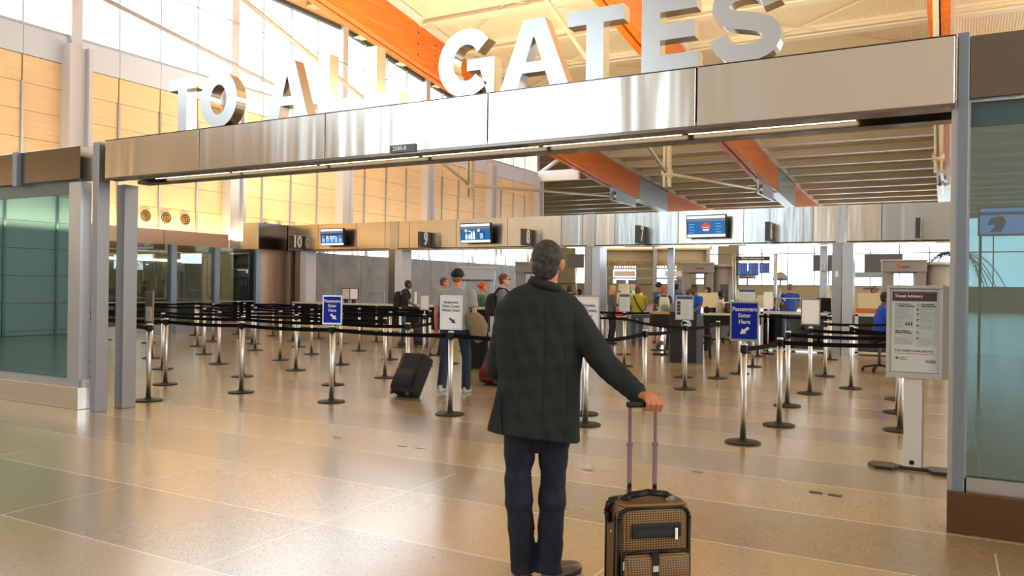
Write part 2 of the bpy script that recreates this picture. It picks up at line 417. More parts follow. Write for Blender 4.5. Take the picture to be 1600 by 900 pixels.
# right and back walls with windows (daylight of the lobby)
mb = MB().box(14, 14.4, -12.5, 86, 0, 2.6)
for y in range(-12, 86, 6): mb.box(14, 14.3, y, y + 2.4, 2.6, 8.6)
mb.box(14, 14.4, -12.5, 86, 8.5, 19)
structure('wall_right', mb, CREAMW)
mb = MB().box(-48, 16, 84, 84.4, 0, 2.2).box(-48, 16, 84, 84.4, 8.6, 12)
mb.box(-48, -38, 84, 84.4, 2.1, 8.7)
for x in (-35.5, -30.6, -26, -21.5): mb.box(x, x + 2.2, 84, 84.4, 2.1, 8.7)
structure('wall_far', mb, CREAMW)
f = MB()
x = -19.5
while x < 14: f.box(x - .05, x + .05, 83.95, 84.1, 2.2, 8.6); x += 2.55
for z in (2.2, 5.4, 8.55): f.box(-38, 14, 83.95, 84.1, z - .05, z + .05)
w = bpy.data.objects.new('window_20', None); C.objects.link(w); w['kind'] = 'structure'
f.build('window_frame', mat('window_frame_grey', (.4, .4, .4)), w)
MB().add([(-38, 84.2, 2.2), (14, 84.2, 2.2), (14, 84.2, 8.6), (-38, 84.2, 8.6)], [(0, 1, 2, 3)]).build('pane', GL_CLEAR, w, fix=False)
mb = MB().box(-23.6, -18.8, -12.4, -12, 0, 17).box(-9.4, 16, -12.4, -12, 0, 17).box(-18.8, -9.4, -12.4, -12, 9.9, 17).box(-18.8, -9.4, -12.4, -12, 0, .8)
structure('wall_entrance', mb, mat('entrance_wall_white', (.78, .76, .74), .6))
w = bpy.data.objects.new('window_21', None); C.objects.link(w); w['kind'] = 'structure'
f = MB()
for x in (-18.8, -17, -15.1, -13.2, -11.3, -9.4): f.box(x - .12, x + .12, -12.2, -12, .8, 9.9)
for z in (3.4, 6.6): f.box(-18.8, -9.4, -12.2, -12, z - .1, z + .1)
f.build('window_frame', ALU, w)
MB().add([(-18.8, -12.1, .8), (-9.4, -12.1, .8), (-9.4, -12.1, 9.9), (-18.8, -12.1, 9.9)], [(0, 1, 2, 3)]).build('pane', GL_CLEAR, w, fix=False)

# glulam beams, each a pair of planks with a gap, steel splice, king post and tie rods
BEAMS = [(-20.0, 'orange twin glulam roof beam nearest the window wall, left of the G'), (-10.35, 'orange twin glulam roof beam in the middle, passing behind the letters T and E'),
         (-.4, 'orange twin glulam roof beam at right, over the end of the steel header')]
def beam_mesh(xc, y0, y1, dz0, dz1, halfw, gap, step=3.0):
    m = MB(); yy = []; y = y0
    while y < y1 - .5: yy.append(y); y += step
    yy.append(y1)
    for sx in (-1, 1):
        a = xc + sx * gap; b = xc + sx * halfw; xa, xb = min(a, b), max(a, b)
        for p, q in zip(yy, yy[1:]):
            m.add([(x, y, z) for x in (xa, xb) for y, z in ((p, zlow(p) + dz0), (q, zlow(q) + dz0), (q, zlow(q) + dz1), (p, zlow(p) + dz1))],
                  [(0, 1, 2, 3), (7, 6, 5, 4), (0, 4, 5, 1), (1, 5, 6, 2), (2, 6, 7, 3), (3, 7, 4, 0)])
    return m
for bx, lab in BEAMS:
    t = thing('roof_beam', lab, 'beam', (bx, 0, 0), 0, 'twin glulam roof beams')
    beam_mesh(0, -11, 54.5, 0, 1.62, .33, .05).build('timber', GLULAM, t)
    beam_mesh(0, 61, 83.5, 0, 1.62, .33, .05).build('timber', GLULAM, t)
    beam_mesh(0, 54.5, 61, -.03, 1.5, .35, .0).build('steel_splice', ALU, t)
    beam_mesh(0, -11, 83.5, 1.62, 1.95, .45, .0).build('gap_reflection_strip', mat('gap_reflection_white', (.8, .78, .7), .4), t)  # white strip standing for skylight reflected in the gap under the deck
    ky = 32.0; kz = 5.85
    k = MB()
    for dx in (-.14, .06): k.box(dx, dx + .09, ky - .13, ky + .13, kz, zlow(ky) + .2)
    k.box(-.05, .05, ky - .05, ky + .05, kz + .8, zlow(ky)); k.build('king_post', mat('beige_steel', (.42, .34, .22), .45, .2), t)
    MB().cyl((-.2, ky, kz + .55), (.2, ky, kz + .55), .17, n=14).ball((0, ky, kz + .55), (.16, .22, .2)).build('node', mat('beige_steel', ()), t)
    MB().cyl((0, ky, kz + .55), (0, 8.3, zlow(8.3) + .2), .075, n=10).build('tie_rod', mat('beige_steel', ()), t)
    MB().cyl((0, ky, kz + .55), (0, 50.5, zlow(50.5) - .5), .075, n=10).build('tie_rod', mat('beige_steel', ()), t)
    MB().box(-.05, .05, 49.8, 54.6, zlow(50.5) - .8, zlow(50.5) + .1).cyl((-.2, 50.5, zlow(50.5) - .5), (.2, 50.5, zlow(50.5) - .5), .3, n=16).build('gusset', ALU, t)
    if bx == -20:
        b = MB()
        for y in (28.5, 27.2):
            for dz in (.35, .8, 1.25): b.cyl((.32, y, zlow(y) + dz), (.36, y, zlow(y) + dz), .04, n=8)
        b.build('bolt', DKGREY, t)
# purlins: one object each, spanning across the hall
py = 9.5; pn = 0
UN = 'first second third fourth fifth sixth seventh eighth ninth tenth eleventh twelfth thirteenth fourteenth fifteenth sixteenth seventeenth eighteenth nineteenth twentieth twenty-first twenty-second twenty-third twenty-fourth twenty-fifth twenty-sixth'.split()
while py < 83:
    z = zdeck(py); m = MB().box(-23.2 if py < 45 else -45, 14, py - .14, py + .14, z - .1, z + .02).box(-23.2 if py < 45 else -45, 14, py - .03, py + .03, z - .34, z - .1).box(-23.2 if py < 45 else -45, 14, py - .24, py + .24, z - .40, z - .34)
    o = m.build('purlin', PURLIN); tag(o, 'tan steel purlin crossing under the corrugated deck, %s in line from the gate header' % UN[pn], 'beam', 'roof purlins'); pn += 1
    py += 3.0
for (ya, yb) in ((12, 18), (24, 30), (30, 36)):
    for xa, xb in ((-19.5, -11), (-9.9, -.9)):
        o = MB().cyl((xa, ya, zdeck(ya) - .22), (xb, yb, zdeck(yb) - .22), .025, n=6).cyl((xb, ya, zdeck(ya) - .22), (xa, yb, zdeck(yb) - .22), .025, n=6).build('brace_rod', PURLIN)
        tag(o, 'thin crossed tension rods under the roof deck, %s bay, %s of the middle beam' % ({12: 'nearest', 24: 'middle', 30: 'farther'}[ya], 'left' if xa < -15 else 'right'), 'brace', 'crossed roof tension rods')
o = MB().cyl((-21.8, 11, 10.4), (-21.8, 24.5, 8.42), .07, n=8).build('brace_rod', mat('grey_rod', (.34, .33, .33), .5)); tag(o, 'long grey diagonal rod crossing in front of the window wall', 'brace')
o = MB().cyl((WX + .35, 8, 11.1), (WX + .35, 30, 11.1), .02, n=6).build('window_cable', mat('grey_rod', ())); tag(o, 'thin horizontal cable strung inside the window wall mullions', 'cable')
t = thing('end_strut', 'white steel strut with diagonal brace from last wall column to the orange beam', 'beam', (0, 0, 0))
MB().box(-23, -20.2, 44.85, 45.15, 8.35, 9.0).build('strut', WHITEP, t)
MB().cyl((-22.9, 45, 8.9), (-21.2, 45, 9.9), .13, n=10).build('brace', COLW, t)

# maple wall ring speakers
for i, y in enumerate((17.0, 17.78, 18.54, 22.2, 22.95, 23.7)):
    t = thing('wall_speaker', '%s round brass ring speaker %s' % (['first', 'second', 'third'][i % 3], ['from the left on the glowing wall behind the gate post', 'of the trio half hidden above the counter 10 bulkhead'][i // 3]), 'speaker', (WX + .01, y, 3.78), 0, 'round ring speakers on the maple wall')
    m = MB()
    bm_prof = [(.235, 0), (.235, .03), (.2, .04)]
    ring(.225, .022, .02).build('rim', WHITEP, t)
    for rr in (.175, .115, .05): ring(rr, .010, .055).build('ring', mat('brass', (.5, .33, .10), .35, .8), t)
    m = MB().lathe([(.195, .0), (.195, .045)], 24); me = m.fixed('disc'); me.transform(Matrix.Rotation(R(90), 4, 'Y')); link('grille', me, mat('dark_grille', (.015, .010, .006), .6), t)

# =================================================================== GATE PORTAL
PY = 5.9; ZB, ZT = 2.78, 3.25
t = thing('gate_header', 'long brushed stainless header beam over the opening, carrying the big letters', 'beam', (0, 0, 0))
seams = [-8.8, -7.17, -5.37, -3.52, -1.69, .02]
for a, b in zip(seams, seams[1:]):
    bevelled(MB().box(a + .006, b - .006, PY, PY + .03, ZB + .02, ZT).build('panel', STEEL, t), .004, 1)
MB().box(-8.8, .02, PY + .02, PY + .58, ZB + .06, ZT - .01).build('core', SEAM, t)
MB().box(-8.8, .02, PY + .58, PY + .61, ZB + .02, ZT).build('back_panel', STEEL2, t)
MB().box(-8.8, .02, PY + .004, PY + .17, ZB, ZB + .05).box(-8.8, .02, PY + .44, PY + .6, ZB, ZB + .05).box(-8.8, .02, PY, PY + .6, ZT - .01, ZT).build('soffit', STEELD, t)
MB().box(-8.8, .02, PY + .17, PY + .44, ZB + .055, ZB + .06).build('lamp_trough', DKGREY, t)
for k in range(6):
    x0 = -8.35 + k * 1.3
    MB().cyl((x0, PY + .36, ZB + .045), (x0 + 1.24, PY + .36, ZB + .045), .015, n=10).build('lamp_tube', LAMP, t)
# room number plate
t = thing('room_plate', 'small grey room number plate 2580-B on the header bottom edge', 'sign', (-4.415, PY - .012, ZB + .05))
MB().box(-.145, .145, -.006, .012, -.035, .035).build('plate', mat('plate_grey', (.10, .12, .14), .5), t)
text('2580-B', .055, WHITE, t, (-.03, -.008, 0), bold=.001)

# sign letters
LF = STEEL; LS = mat('letter_side_polished', (.62, .55, .46), .18, 1)
LFM = mat('letter_face_silver', (.54, .58, .63), .30, 1)
HH = .575
def arc(cx, cz, rx, rz, a0, a1, n):
    return [(cx + rx * math.cos(R(a0 + (a1 - a0) * i / n)), cz + rz * math.sin(R(a0 + (a1 - a0) * i / n))) for i in range(n + 1)]
def letter(ch, x0, x1, lab):
    w = x1 - x0; h = HH; s = .15; hb = .122; m = MB(); y0, y1 = 0, .13
    P = lambda pts: m.poly(pts, y0, y1, 0, 1)
    if ch == 'T':
        P([(0, h), (w, h), (w, h - hb), (w / 2 + s / 2, h - hb), (w / 2 + s / 2, 0), (w / 2 - s / 2, 0), (w / 2 - s / 2, h - hb), (0, h - hb)])
    elif ch == 'L': P([(0, 0), (w, 0), (w, hb), (s, hb), (s, h), (0, h)])
    elif ch == 'E':
        b = hb; c = h / 2 + .01
        P([(0, 0), (w, 0), (w, b), (s, b), (s, c - b / 2), (w * .93, c - b / 2), (w * .93, c + b / 2), (s, c + b / 2), (s, h - b), (w * .97, h - b), (w * .97, h), (0, h)])
    elif ch == 'A':
        # outer outline split in legs, apex and bar so that the counter stays open
        ap = .10; t_ = .165
        zi = h - .17; xl = lambda z: (w / 2 - ap) * z / h
        inL = lambda z: xl(z) + t_
        m.strip([(0, 0), (xl(h), h), (w - xl(h), h), (w, 0)], [(t_, 0), (w / 2 - .003, zi + .02), (w / 2 + .003, zi + .02), (w - t_, 0)], y0, y1, False, 0, 1)
        m.box(inL(.13) - .03, w - inL(.13) + .03, y0 + .001, y1 - .001, .125, .215, 0)
    elif ch == 'O':
        m.strip(arc(w / 2, h / 2, w / 2, h / 2 + .012, 0, 360, 48)[:-1], arc(w / 2, h / 2, w / 2 - s * 1.05, h / 2 - s * .85, 0, 360, 48)[:-1], y0, y1, True, 0, 1)
    elif ch == 'G':
        m.strip(arc(w / 2, h / 2, w / 2, h / 2 + .012, 38, 318, 40), arc(w / 2, h / 2, w / 2 - s * 1.05, h / 2 - s * .85, 30, 318, 40), y0, y1, False, 0, 1)
        P([(w * .52, h * .54), (w, h * .54), (w, 0), (w - .075, 0), (w - .09, .06), (w - .14, .2), (w - .14, h * .54 - .1), (w * .52, h * .54 - .1)])
    elif ch == 'S':
        # centre line of the S
        k_ = [(.458, .392), (.43, .465), (.355, .508), (.265, .517), (.17, .505), (.105, .462), (.088, .405), (.112, .348), (.19, .313), (.28, .291), (.38, .262), (.44, .22), (.455, .165), (.425, .10), (.35, .066), (.265, .056), (.17, .068), (.10, .112), (.072, .19)]
        k_ = [(x * w / .54, z) for x, z in k_]; ctr = []
        for i in range(len(k_) - 1):
            p0, p1, p2, p3 = k_[max(0, i - 1)], k_[i], k_[i + 1], k_[min(len(k_) - 1, i + 2)]
            for q in range(4):
                u = q / 4; ctr.append(tuple(.5 * (2 * p1[d] + (p2[d] - p0[d]) * u + (2 * p0[d] - 5 * p1[d] + 4 * p2[d] - p3[d]) * u * u + (3 * p1[d] - p0[d] - 3 * p2[d] + p3[d]) * u ** 3) for d in (0, 1)))
        ctr.append(k_[-1]); s = .132
        out, inn = [], []
        for i, p in enumerate(ctr):
            a = ctr[max(0, i - 1)]; b = ctr[min(len(ctr) - 1, i + 1)]; dx, dz = b[0] - a[0], b[1] - a[1]; l = math.hypot(dx, dz)
            nx, nz = -dz / l, dx / l; out.append((p[0] - nx * s / 2, p[1] - nz * s / 2)); inn.append((p[0] + nx * s / 2, p[1] + nz * s / 2))
        m.strip(out, inn, y0, y1, False, 0, 1)
    o = m.build('sign_letter', [LFM, LS], None, (x0, PY + .005, ZT)); tag(o, lab, 'letter', 'big letters on the gate header')
    if ch in 'A': pass
for a in [('T', -7.68, -7.22, 'big silver letter T that starts the word TO at far left'), ('O', -7.16, -6.60, 'big silver round letter O beside the first T'),
          ('A', -6.17, -5.60, 'big silver letter A that starts the word ALL'), ('L', -5.47, -5.06, 'big silver letter L right after the A of ALL'),
          ('L', -4.89, -4.47, 'big silver second L that ends the word ALL'), ('G', -4.04, -3.46, 'big bright letter G that starts the word GATES'),
          ('A', -3.40, -2.76, 'big bright letter A between G and T in GATES'), ('T', -2.77 + .0, -2.28, 'big bright letter T in the middle of GATES'),
          ('E', -2.13, -1.68, 'big bright letter E between T and S in GATES'), ('S', -1.60, -1.06, 'big silver curved letter S that ends the word GATES')]:
    letter(*a)

# gate posts and flanking glass screens
def post(lab, x0, x1, y0, y1, z1, m=GREY):
    o = bevelled(MB().box(x0, x1, y0, y1, 0, z1).build('gate_post', m), .006, 2); tag(o, lab, 'post')
post('tall grey square gate post at the left end of the header', -9.06, -8.94, 5.92, 6.07, 3.25)
post('grey gate post standing behind, just right of the left end post', -9.10, -8.95, 6.27, 6.46, 2.78)
post('slim blue grey post rising at the right end of the header', .03, .10, 5.95, 6.05, 3.27, BLUEGREY)
def screen(lab, x0, x1, fx, flip):
    t = thing('glass_screen', lab, 'glass screen', (0, 0, 0))
    bevelled(MB().box(x0, x1, 5.93, 6.17, 0, .27).build('steel_base', STEEL if flip else mat('floor_tinted_steel', (.16, .095, .06), .3, 1), t), .006, 2)  # right base: reflection of the warm dark floor put into the steel colour
    f = MB().box(x0, x1, 5.98, 6.1, .27, .36)
    if flip: f.box(x1 - .30, x1 - .06, 5.97, 6.11, .27, 2.8)
    else: f.box(x0, x0 + .05, 5.96, 6.11, .27, 2.83).box(x0 + .055, x0 + .11, 5.98, 6.13, .27, 2.83)
    f.build('frame', ALU, t)
    gx0, gx1 = (x0, x1 - .30) if flip else (x0 + .11, x1)
    MB().box(gx0, gx1, 6.03, 6.042, .35, 2.82).build('pane', GL_TEAL2 if flip else GL_TEAL, t)
    MB().box(gx0, gx1, 6.02, 6.055, .345, .36).build('gasket', mat('teal_dark_rail', (.05, .10, .12), .3), t); MB().box(gx0, gx1, 6.02, 6.055, 2.66, 2.82).build('top_rail', mat('teal_dark_rail', ()), t)
    bevelled(MB().box(gx0 if flip else x0 + .1, x1 - .06 if flip else x1, 5.95, 6.15, 2.83, 3.24).build('header_panel', STEELD, t), .005, 1)
    return t
t = screen('teal glass screen with steel base left of the opening', -12.6, -9.36 + .06, 0, True)
MB().box(-10.72, -10.62, 5.9, 5.96, 2.80, 3.24).build('header_post', BLUEGREY, t)
screen('teal glass screen with floor-reflection coloured steel base right of the opening', .0, 2.4, 0, False)

# =================================================================== SHOP SIDE (left)
# bronze canopy over shop, with glass partition in front of it
t = thing('shop_canopy', 'bronze panelled shop canopy under the glowing maple wall', 'canopy', (0, 0, 0))
for a, b in ((7.0, 9.3), (9.3, 11.6), (11.6, 14.0), (14.0, 16.2), (16.2, 18.7)):
    MB().box(-21.25, -21.2, a + .01, b - .01, 2.55, 3.22).build('panel', BRONZE, t)
MB().box(-22.7, -21.24, 7, 18.7, 2.6, 3.1).build('soffit', CREAM, t)
MB().box(-22.62, -22.5, 8, 18.0, 2.28, 2.36).build('light_strip', LAMP, t)
MB().box(-22.85, -22.65, 7, 18.9, 0, 2.5).build('back_wall', GRANITE, t)
MB().box(-22.2, -21.6, 8, 17.5, .0, .95).build('counter', GRANITE, t)
MB().box(-21.26, -21.2, 7, 18.7, 0, .4).build('base', STEEL2, t)
for i, (a, b) in enumerate(((8.0, 10.9), (10.9, 13.7), (13.7, 16.45), (16.45, 18.1), (18.1, 19.85))):
    t = thing('partition_panel', '%s frosted shop partition glass pane with blue grey post' % ['leftmost', 'second', 'third', 'fourth', 'rightmost'][i], 'glass partition', (-21.0, 0, 0), 0, 'glass partition panes before the shop')
    MB().box(-.006, .006, a, b - .2, .3, 2.76).build('pane', GL_SHOP, t)
    MB().box(-.1, .1, b - .2, b, 0, 2.76).build('post', BLUEGREY, t)
    MB().box(-.05, .05, a, b - .2, 0, .3).build('base_rail', ALU, t)
    MB().box(-.03, .03, a, b - .2, .98, 1.0).build('mid_rail', ALU, t)

# =================================================================== CHECKPOINT BULKHEAD
FY = 21.5; FB, FT = 2.82, 3.75
t = thing('counter_bulkhead', 'long stainless bulkhead over the checkpoint with screens and number signs', 'bulkhead', (0, 0, 0))
fs = [-21.28, -19.82, -18.06, -16.81, -15.8, -13.94, -12.05, -10.2, -9.5, -8.49, -6.61, -4.83, -3.08, -1.48, .07]
for i, (a, b) in enumerate(zip(fs, fs[1:])):
    MB().box(a + .008, b - .008, FY, FY + .03, FB, FT).build('panel', [STEEL2, STEEL3][i % 2 if i > 6 else 0], t)
MB().box(-21.2, .05, FY + .02, FY + .6, FB + .05, FT).build('core', SEAM, t)
MB().box(-21.2, .07, FY, FY + .62, FB - .02, FB + .03).build('soffit', STEEL2, t)
MB().box(-21.2, .07, FY + .6, FY + .62, FB, FT).build('back_panel', STEEL2, t)
for x0 in (-9.2, -6.2, -3.9, -1.2): MB().box(x0 - .9, x0 + .9, FY + .2, FY + .35, FB - .03, FB - .02).build('lamp', SLAT, t)
cols = [(-20.95, -20.4), (-16.69, -16.1), (-9.45, -8.95), (-2.62, -2.12)]
cl = ['grey steel column under the counter 10 sign', 'grey column behind the man leaning on the counter', 'stainless column behind the head of the man in the suit', 'stainless column with intercom beside the blank white sign']
for (a, b), lab in zip(cols, cl):
    t = thing('bulkhead_column', lab, 'column', (0, 0, 0))
    MB().box(a, a + (b - a) * .45, FY + .05, FY + .5, 0, FB).build('stainless_cover', mat('column_steel', (.30, .29, .28), .3, 1), t)
    MB().box(a + (b - a) * .5, b, FY + .02, FY + .55, 0, FB).build('shaft', COLW if a < -10 else ALU, t)
    if a > -17: MB().box(a + .1, b - .15, FY - .03, FY + .0, FB - .01, FT + .01).build('pilaster', STEEL3, t)
    if a > -3: MB().box(a + .08, a + .16, FY + .03, FY + .06, 1.95, 2.1).build('intercom', WHITEP, t)
# return pier at left
t = thing('bulkhead_pier', 'brown steel pier closing the left end of the bulkhead beside sign 10', 'pier', (0, 0, 0))
MB().box(-22.0, -21.3, 20.1, 22.1, 2.82, 3.75).build('upper_panel', STEELD, t)
MB().box(-21.95, -21.32, 20.12, 22.1, 0, 2.84).build('lower_panel', BRONZE, t)
MB().box(-22.02, -21.29, 20.06, 20.1, 2.82, 3.75).build('end_panel', CREAM, t)
# grey stone wall behind the counters, running away
t = thing('stone_wall', 'long grey stone panelled wall with mirror steel band behind the counters', 'wall', (0, 0, 0))
y = 22.0; sp = MB(); sb = MB()
while y < 43:
    for z0, z1 in ((0, .9), (.9, 1.85), (1.85, 2.78)): sp.box(-21.1, -21.0, y + .006, y + 1.65, z0 + .004, z1)
    sb.box(-21.1, -20.98, y + .006, y + 1.65, 2.79, 3.75); y += 1.66
sp.build('stone_cladding', GRANITE, t); sb.build('steel_band', POLISH, t)
MB().box(-21.4, -21.1, 22, 43, 0, 3.7).build('core', DKGREY, t)
# number blades
def blade(num, xc, lab):
    t = thing('number_sign', lab, 'sign', (xc, FY, 0), 0, 'counter number signs')
    MB().box(-.05, .05, -.62, -.02, 2.84, 3.34).build('blade', mat('sign_charcoal', (.035, .038, .042), .4), t)
    MB().box(-.055, .055, -.64, .0, 2.83, 2.845).box(-.055, .055, -.64, 0, 3.335, 3.35).build('edge_trim', ALU, t)
    text(num, .56, WHITE, t, (.053, -.32, 3.10), (R(90), 0, R(90)), 'numeral', bold=.022, depth=.002, sx=.8)
for a in [('10', -20.55, 'dark blade sign numbered 10 at left end of bulkhead'), ('9', -14.95, 'dark blade sign numbered 9 between two screens'), ('8', -11.2, 'dark blade sign numbered 8 above the suited man'),
          ('7', -7.6, 'dark blade sign numbered 7 on the bulkhead'), ('6', -4.1, 'dark blade sign numbered 6 right of the third screen'), ('5', -.66, 'edge-on dark blade sign near the right end of bulkhead')]: blade(*a)
# tv screens
def emis(name, c, s=1.0): return mat(name, (.02, .02, .02), .3, emit=c, estr=s)
E_WHITE = emis('screen_white', (.85, .95, 1), 1.2); E_BLUE = emis('screen_blue', (.01, .08, .45), 1.0); E_TEAL = emis('screen_teal', (.004, .13, .36), 1.0)
E_NAVY = emis('screen_navy', (.01, .04, .25), .8); E_SKY = emis('screen_sky', (.25, .6, .95), 1); E_RED = emis('screen_red', (.7, .06, .05), 1); E_YEL = emis('screen_yellow', (.8, .8, .3), 1); E_GREY = emis('screen_grey', (.2, .25, .32), .8)
def tv(x0, x1, z0, z1, lab, kind):
    w = x1 - x0; h = z1 - z0; t = thing('wall_screen', lab, 'screen', ((x0 + x1) / 2, FY - .28, (z0 + z1) / 2), R(-4), 'flight screens on the bulkhead'); t.rotation_euler = (R(6), 0, R(-3))
    bevelled(MB().box(-w / 2, w / 2, -.04, .06, -h / 2, h / 2).build('housing', BLACK, t), .01, 2)
    MB().box(-.12, .12, .05, .27, -.12, .12).build('wall_bracket', BLACK, t)
    a, b = w / 2 - .025, h / 2 - .025; y = -.0405
    m = MB(); q = lambda u0, u1, v0, v1, mi, d=0: m.box(-a + 2 * a * u0, -a + 2 * a * u1, y - .001 - d, y - d, -b + 2 * b * v0, -b + 2 * b * v1, mi)
    mats = [E_WHITE, E_BLUE, E_TEAL, E_NAVY, E_SKY, E_RED, E_YEL, E_GREY]
    q(0, 1, 0, .13, 0); q(0, 1, .88, 1, 0); q(0, 1, .13, .75, 3 if kind == 1 else 2); q(0, 1, .75, .88, 7)
    if kind == 1:
        for k in range(5): q(.04 + k * .19, .18 + k * .19, .18, .45 + .06 * (k % 2), 4, .001); q(.05 + k * .19, .16 + k * .19, .52, .58, 4, .001)
        m.cyl((-a + 2 * a * .3, y - .004, 0), (-a + 2 * a * .3, y - .001, 0), .055, n=16, mi=6); q(.4, .62, .5, .56, 0, .002); q(.4, .6, .4, .45, 0, .002)
    if kind == 2:
        for u, v in ((.16, .42), (.26, .38), (.34, .5), (.42, .56)): q(u, u + .06, .18, v, 0, .001); q(u + .015, u + .045, v, v + .08, 0, .001)
        q(.6, .82, .17, .62, 3, .001); q(.65, .77, .2, .5, 4, .002)
        for u in (.18, .62): m.cyl((-a + 2 * a * u, y - .005, b * .3), (-a + 2 * a * u, y - .002, b * .3), .05, n=14, mi=6)
        q(.26, .36, .6, .64, 0, .001)
    if kind == 3:
        m.cyl((0, y - .004, -.02), (0, y - .001, -.02), .125, n=28, mi=5); m.box(-.12, .12, y - .006, y - .004, -.05, .0, 3); m.box(-.11, .11, y - .007, y - .006, -.03, -.015, 0); m.box(-.08, .08, y - .006, y - .004, -.11, -.07, 0)
        for k in range(4):
            q(.05, .17 + .03 * (k % 2), .2 + k * .13, .225 + k * .13, 4, .001); q(.75, .9 - .03 * (k % 2), .22 + k * .13, .245 + k * .13, 4, .001)
    m.build('display', mats, t)
tv(-19.44, -18.33, 2.95, 3.56, 'leftmost wall screen beside sign 10 showing a dark blue table', 1)
tv(-13.6, -12.44, 2.95, 3.58, 'middle wall screen showing white bottle icons on blue', 2)
tv(-6.3, -5.2, 2.98, 3.60, 'right wall screen showing a red and white round emblem', 3)
# =================================================================== QUEUE STANCHIONS
def stan_parts():
    base = MB().lathe([(.18, 0), (.182, .012), (.165, .02), (.05, .026), (.042, .045), (.034, .05)], 26).fixed('base')
    pole = MB().lathe([(.0315, .03), (.0315, .93)], 14).fixed('pole')
    head = MB().lathe([(.036, .925), (.036, 1.0)], 14).box(-.028, .028, -.045, .045, .935, .995).fixed('head')
    cap = MB().lathe([(.037, 1.0), (.037, 1.018), (.03, 1.024)], 14).fixed('cap')
    return base, pole, head, cap
bm_, pm_, hm_, cm_ = stan_parts()
for me, m in ((bm_, BASEM), (pm_, POLE), (hm_, BLACK), (cm_, POLE)): me.materials.append(m)
def sub(me, name, parent):
    o = bpy.data.objects.new(name, me); C.objects.link(o); o.parent = parent; return o
proto = None
def stanchion(x, y, label, group='belt stanchions'):
    t = thing('stanchion', label, 'stanchion', (x, y, 0), 0, group)
    for me, n in ((bm_, 'base'), (pm_, 'pole'), (hm_, 'belt_head'), (cm_, 'cap')): sub(me, n, t)
    return t
def belt(t, dx, dy, z=.965, sag=.02):
    L_ = math.hypot(dx, dy)
    if L_ < .1: return
    ux, uy = dx / L_, dy / L_; nx, ny = -uy * .0015, ux * .0015; m = MB(); n = 8; vs = []
    for i in range(n + 1):
        u = i / n; d = .035 + (L_ - .07) * u; zz = z - sag * 4 * u * (1 - u) * L_ / 2
        for a, b in ((-1, -.025), (1, -.025), (1, .025), (-1, .025)): vs.append((ux * d + a * nx, uy * d + a * ny, zz + b))
    fs = []
    for i in range(n):
        for k in range(4): fs.append((i * 4 + k, i * 4 + (k + 1) % 4, i * 4 + 4 + (k + 1) % 4, i * 4 + 4 + k))
    m.add(vs, fs); m.build('belt', BELT, t)
def sign_on(t, lines, bg, ink, w=.32, h=.42, z=1.04, rz=0, arrow=None, size=.07, frame=None, kind=None):
    """sign frame on a thin rod rising out of the stanchion head; faces -Y before rz"""
    frame = frame or ALU; rot = (0, 0, rz)
    MB().cyl((0, 0, .95), (0, 0, z + .02), .008, n=8).build('rod', CHROME, t, rot=rot)
    f = MB().box(-w / 2, w / 2, -.012, .012, z, z + .022).box(-w / 2, w / 2, -.012, .012, z + h - .018, z + h).box(-w / 2, -w / 2 + .015, -.01, .01, z, z + h).box(w / 2 - .015, w / 2, -.01, .01, z, z + h)
    f.build('sign_frame', frame, t, rot=rot)
    p = MB().box(-w / 2 + .012, w / 2 - .012, -.006, .006, z + .02, z + h - .015).build('sign_panel', bg, t, rot=rot)
    zz = z + h * .80
    for s in lines:
        text(s, size, ink, p, (0, -.0075, zz), bold=size * .020, name='lettering', sx=.93); zz -= size * 1.08
    if arrow:
        c = Vector((.02 if arrow > 0 else 0, 0, z + h * .26)); a = R(-38) if arrow > 0 else R(-142)
        pts = [(-.055, -.014), (.0, -.014), (.0, -.034), (.055, 0), (.0, .034), (.0, .014), (-.055, .014)]
        if bg is not BLUE: pts = [(x * .95, y * .9) for x, y in pts]
        pts = [(c.x + x * math.cos(a) - y_ * math.sin(a), c.z + x * math.sin(a) + y_ * math.cos(a)) for x, y_ in pts]
        m = MB(); m.poly(pts, -.0085, -.0062); m.build('arrow', ink, p)
    if kind: kind(p, w, h, z)
def paper(p, w, h, z, dark=.18, icons=0, rows=10):
    m = MB().box(-w / 2 + .02, w / 2 - .02, -.0085, -.006, z + h * (1 - dark), z + h - .02); m.build('title_band', mat('slate_band', (.05, .08, .11), .5), p)
    m = MB(); random.seed(int(w * 1000 + rows))
    for k in range(rows):
        zz = z + .05 + (h * (1 - dark) - .08) * k / rows; x0 = -w / 2 + (.03 if not icons else .11)
        m.box(x0, x0 + (w / 2 - .03 - x0) * random.uniform(.6, 1), -.0082, -.006, zz, zz + .006)
    m.build('printed_lines', mat('print_grey', (.35, .38, .42), .6), p)
    if icons:
        m = MB()
        for k in range(icons):
            zz = z + .08 + (h * (1 - dark) - .12) * (k + .15) / icons; m.box(-w / 2 + .03, -w / 2 + .09, -.0082, -.006, zz, zz + .055)
        m.build('pictogram', INK, p)
PALE = mat('pale_notice_paper', (.55, .62, .66), .5)
ORD = ['first', 'second', 'third', 'fourth', 'fifth', 'sixth', 'seventh', 'eighth', 'ninth', 'tenth']
rows = [(8.15, [-16.3, -14.3, -12.4, -10.59, -8.94, -7.24, -5.34]), (9.58, [-14.6, -12.53, -10.48, -8.48, -7.04]), (10.82, [-16.5, -14.5, -12.49, -10.47, -8.43]),
        (12.1, [-14.44, -12.15, -10.52]), (13.56, [-20.1, -18.3, -16.43, -14.43, -12.65, -10.43, -8.89]), (14.95, [-17.5, -16.02, -14.37, -12.43, -10.37]),
        (16.4, [-19.98, -17.9, -15.99, -14.3, -12.3, -10.31]), (17.66, [-19.55, -18.04, -16.2, -14.07])]
made = {}
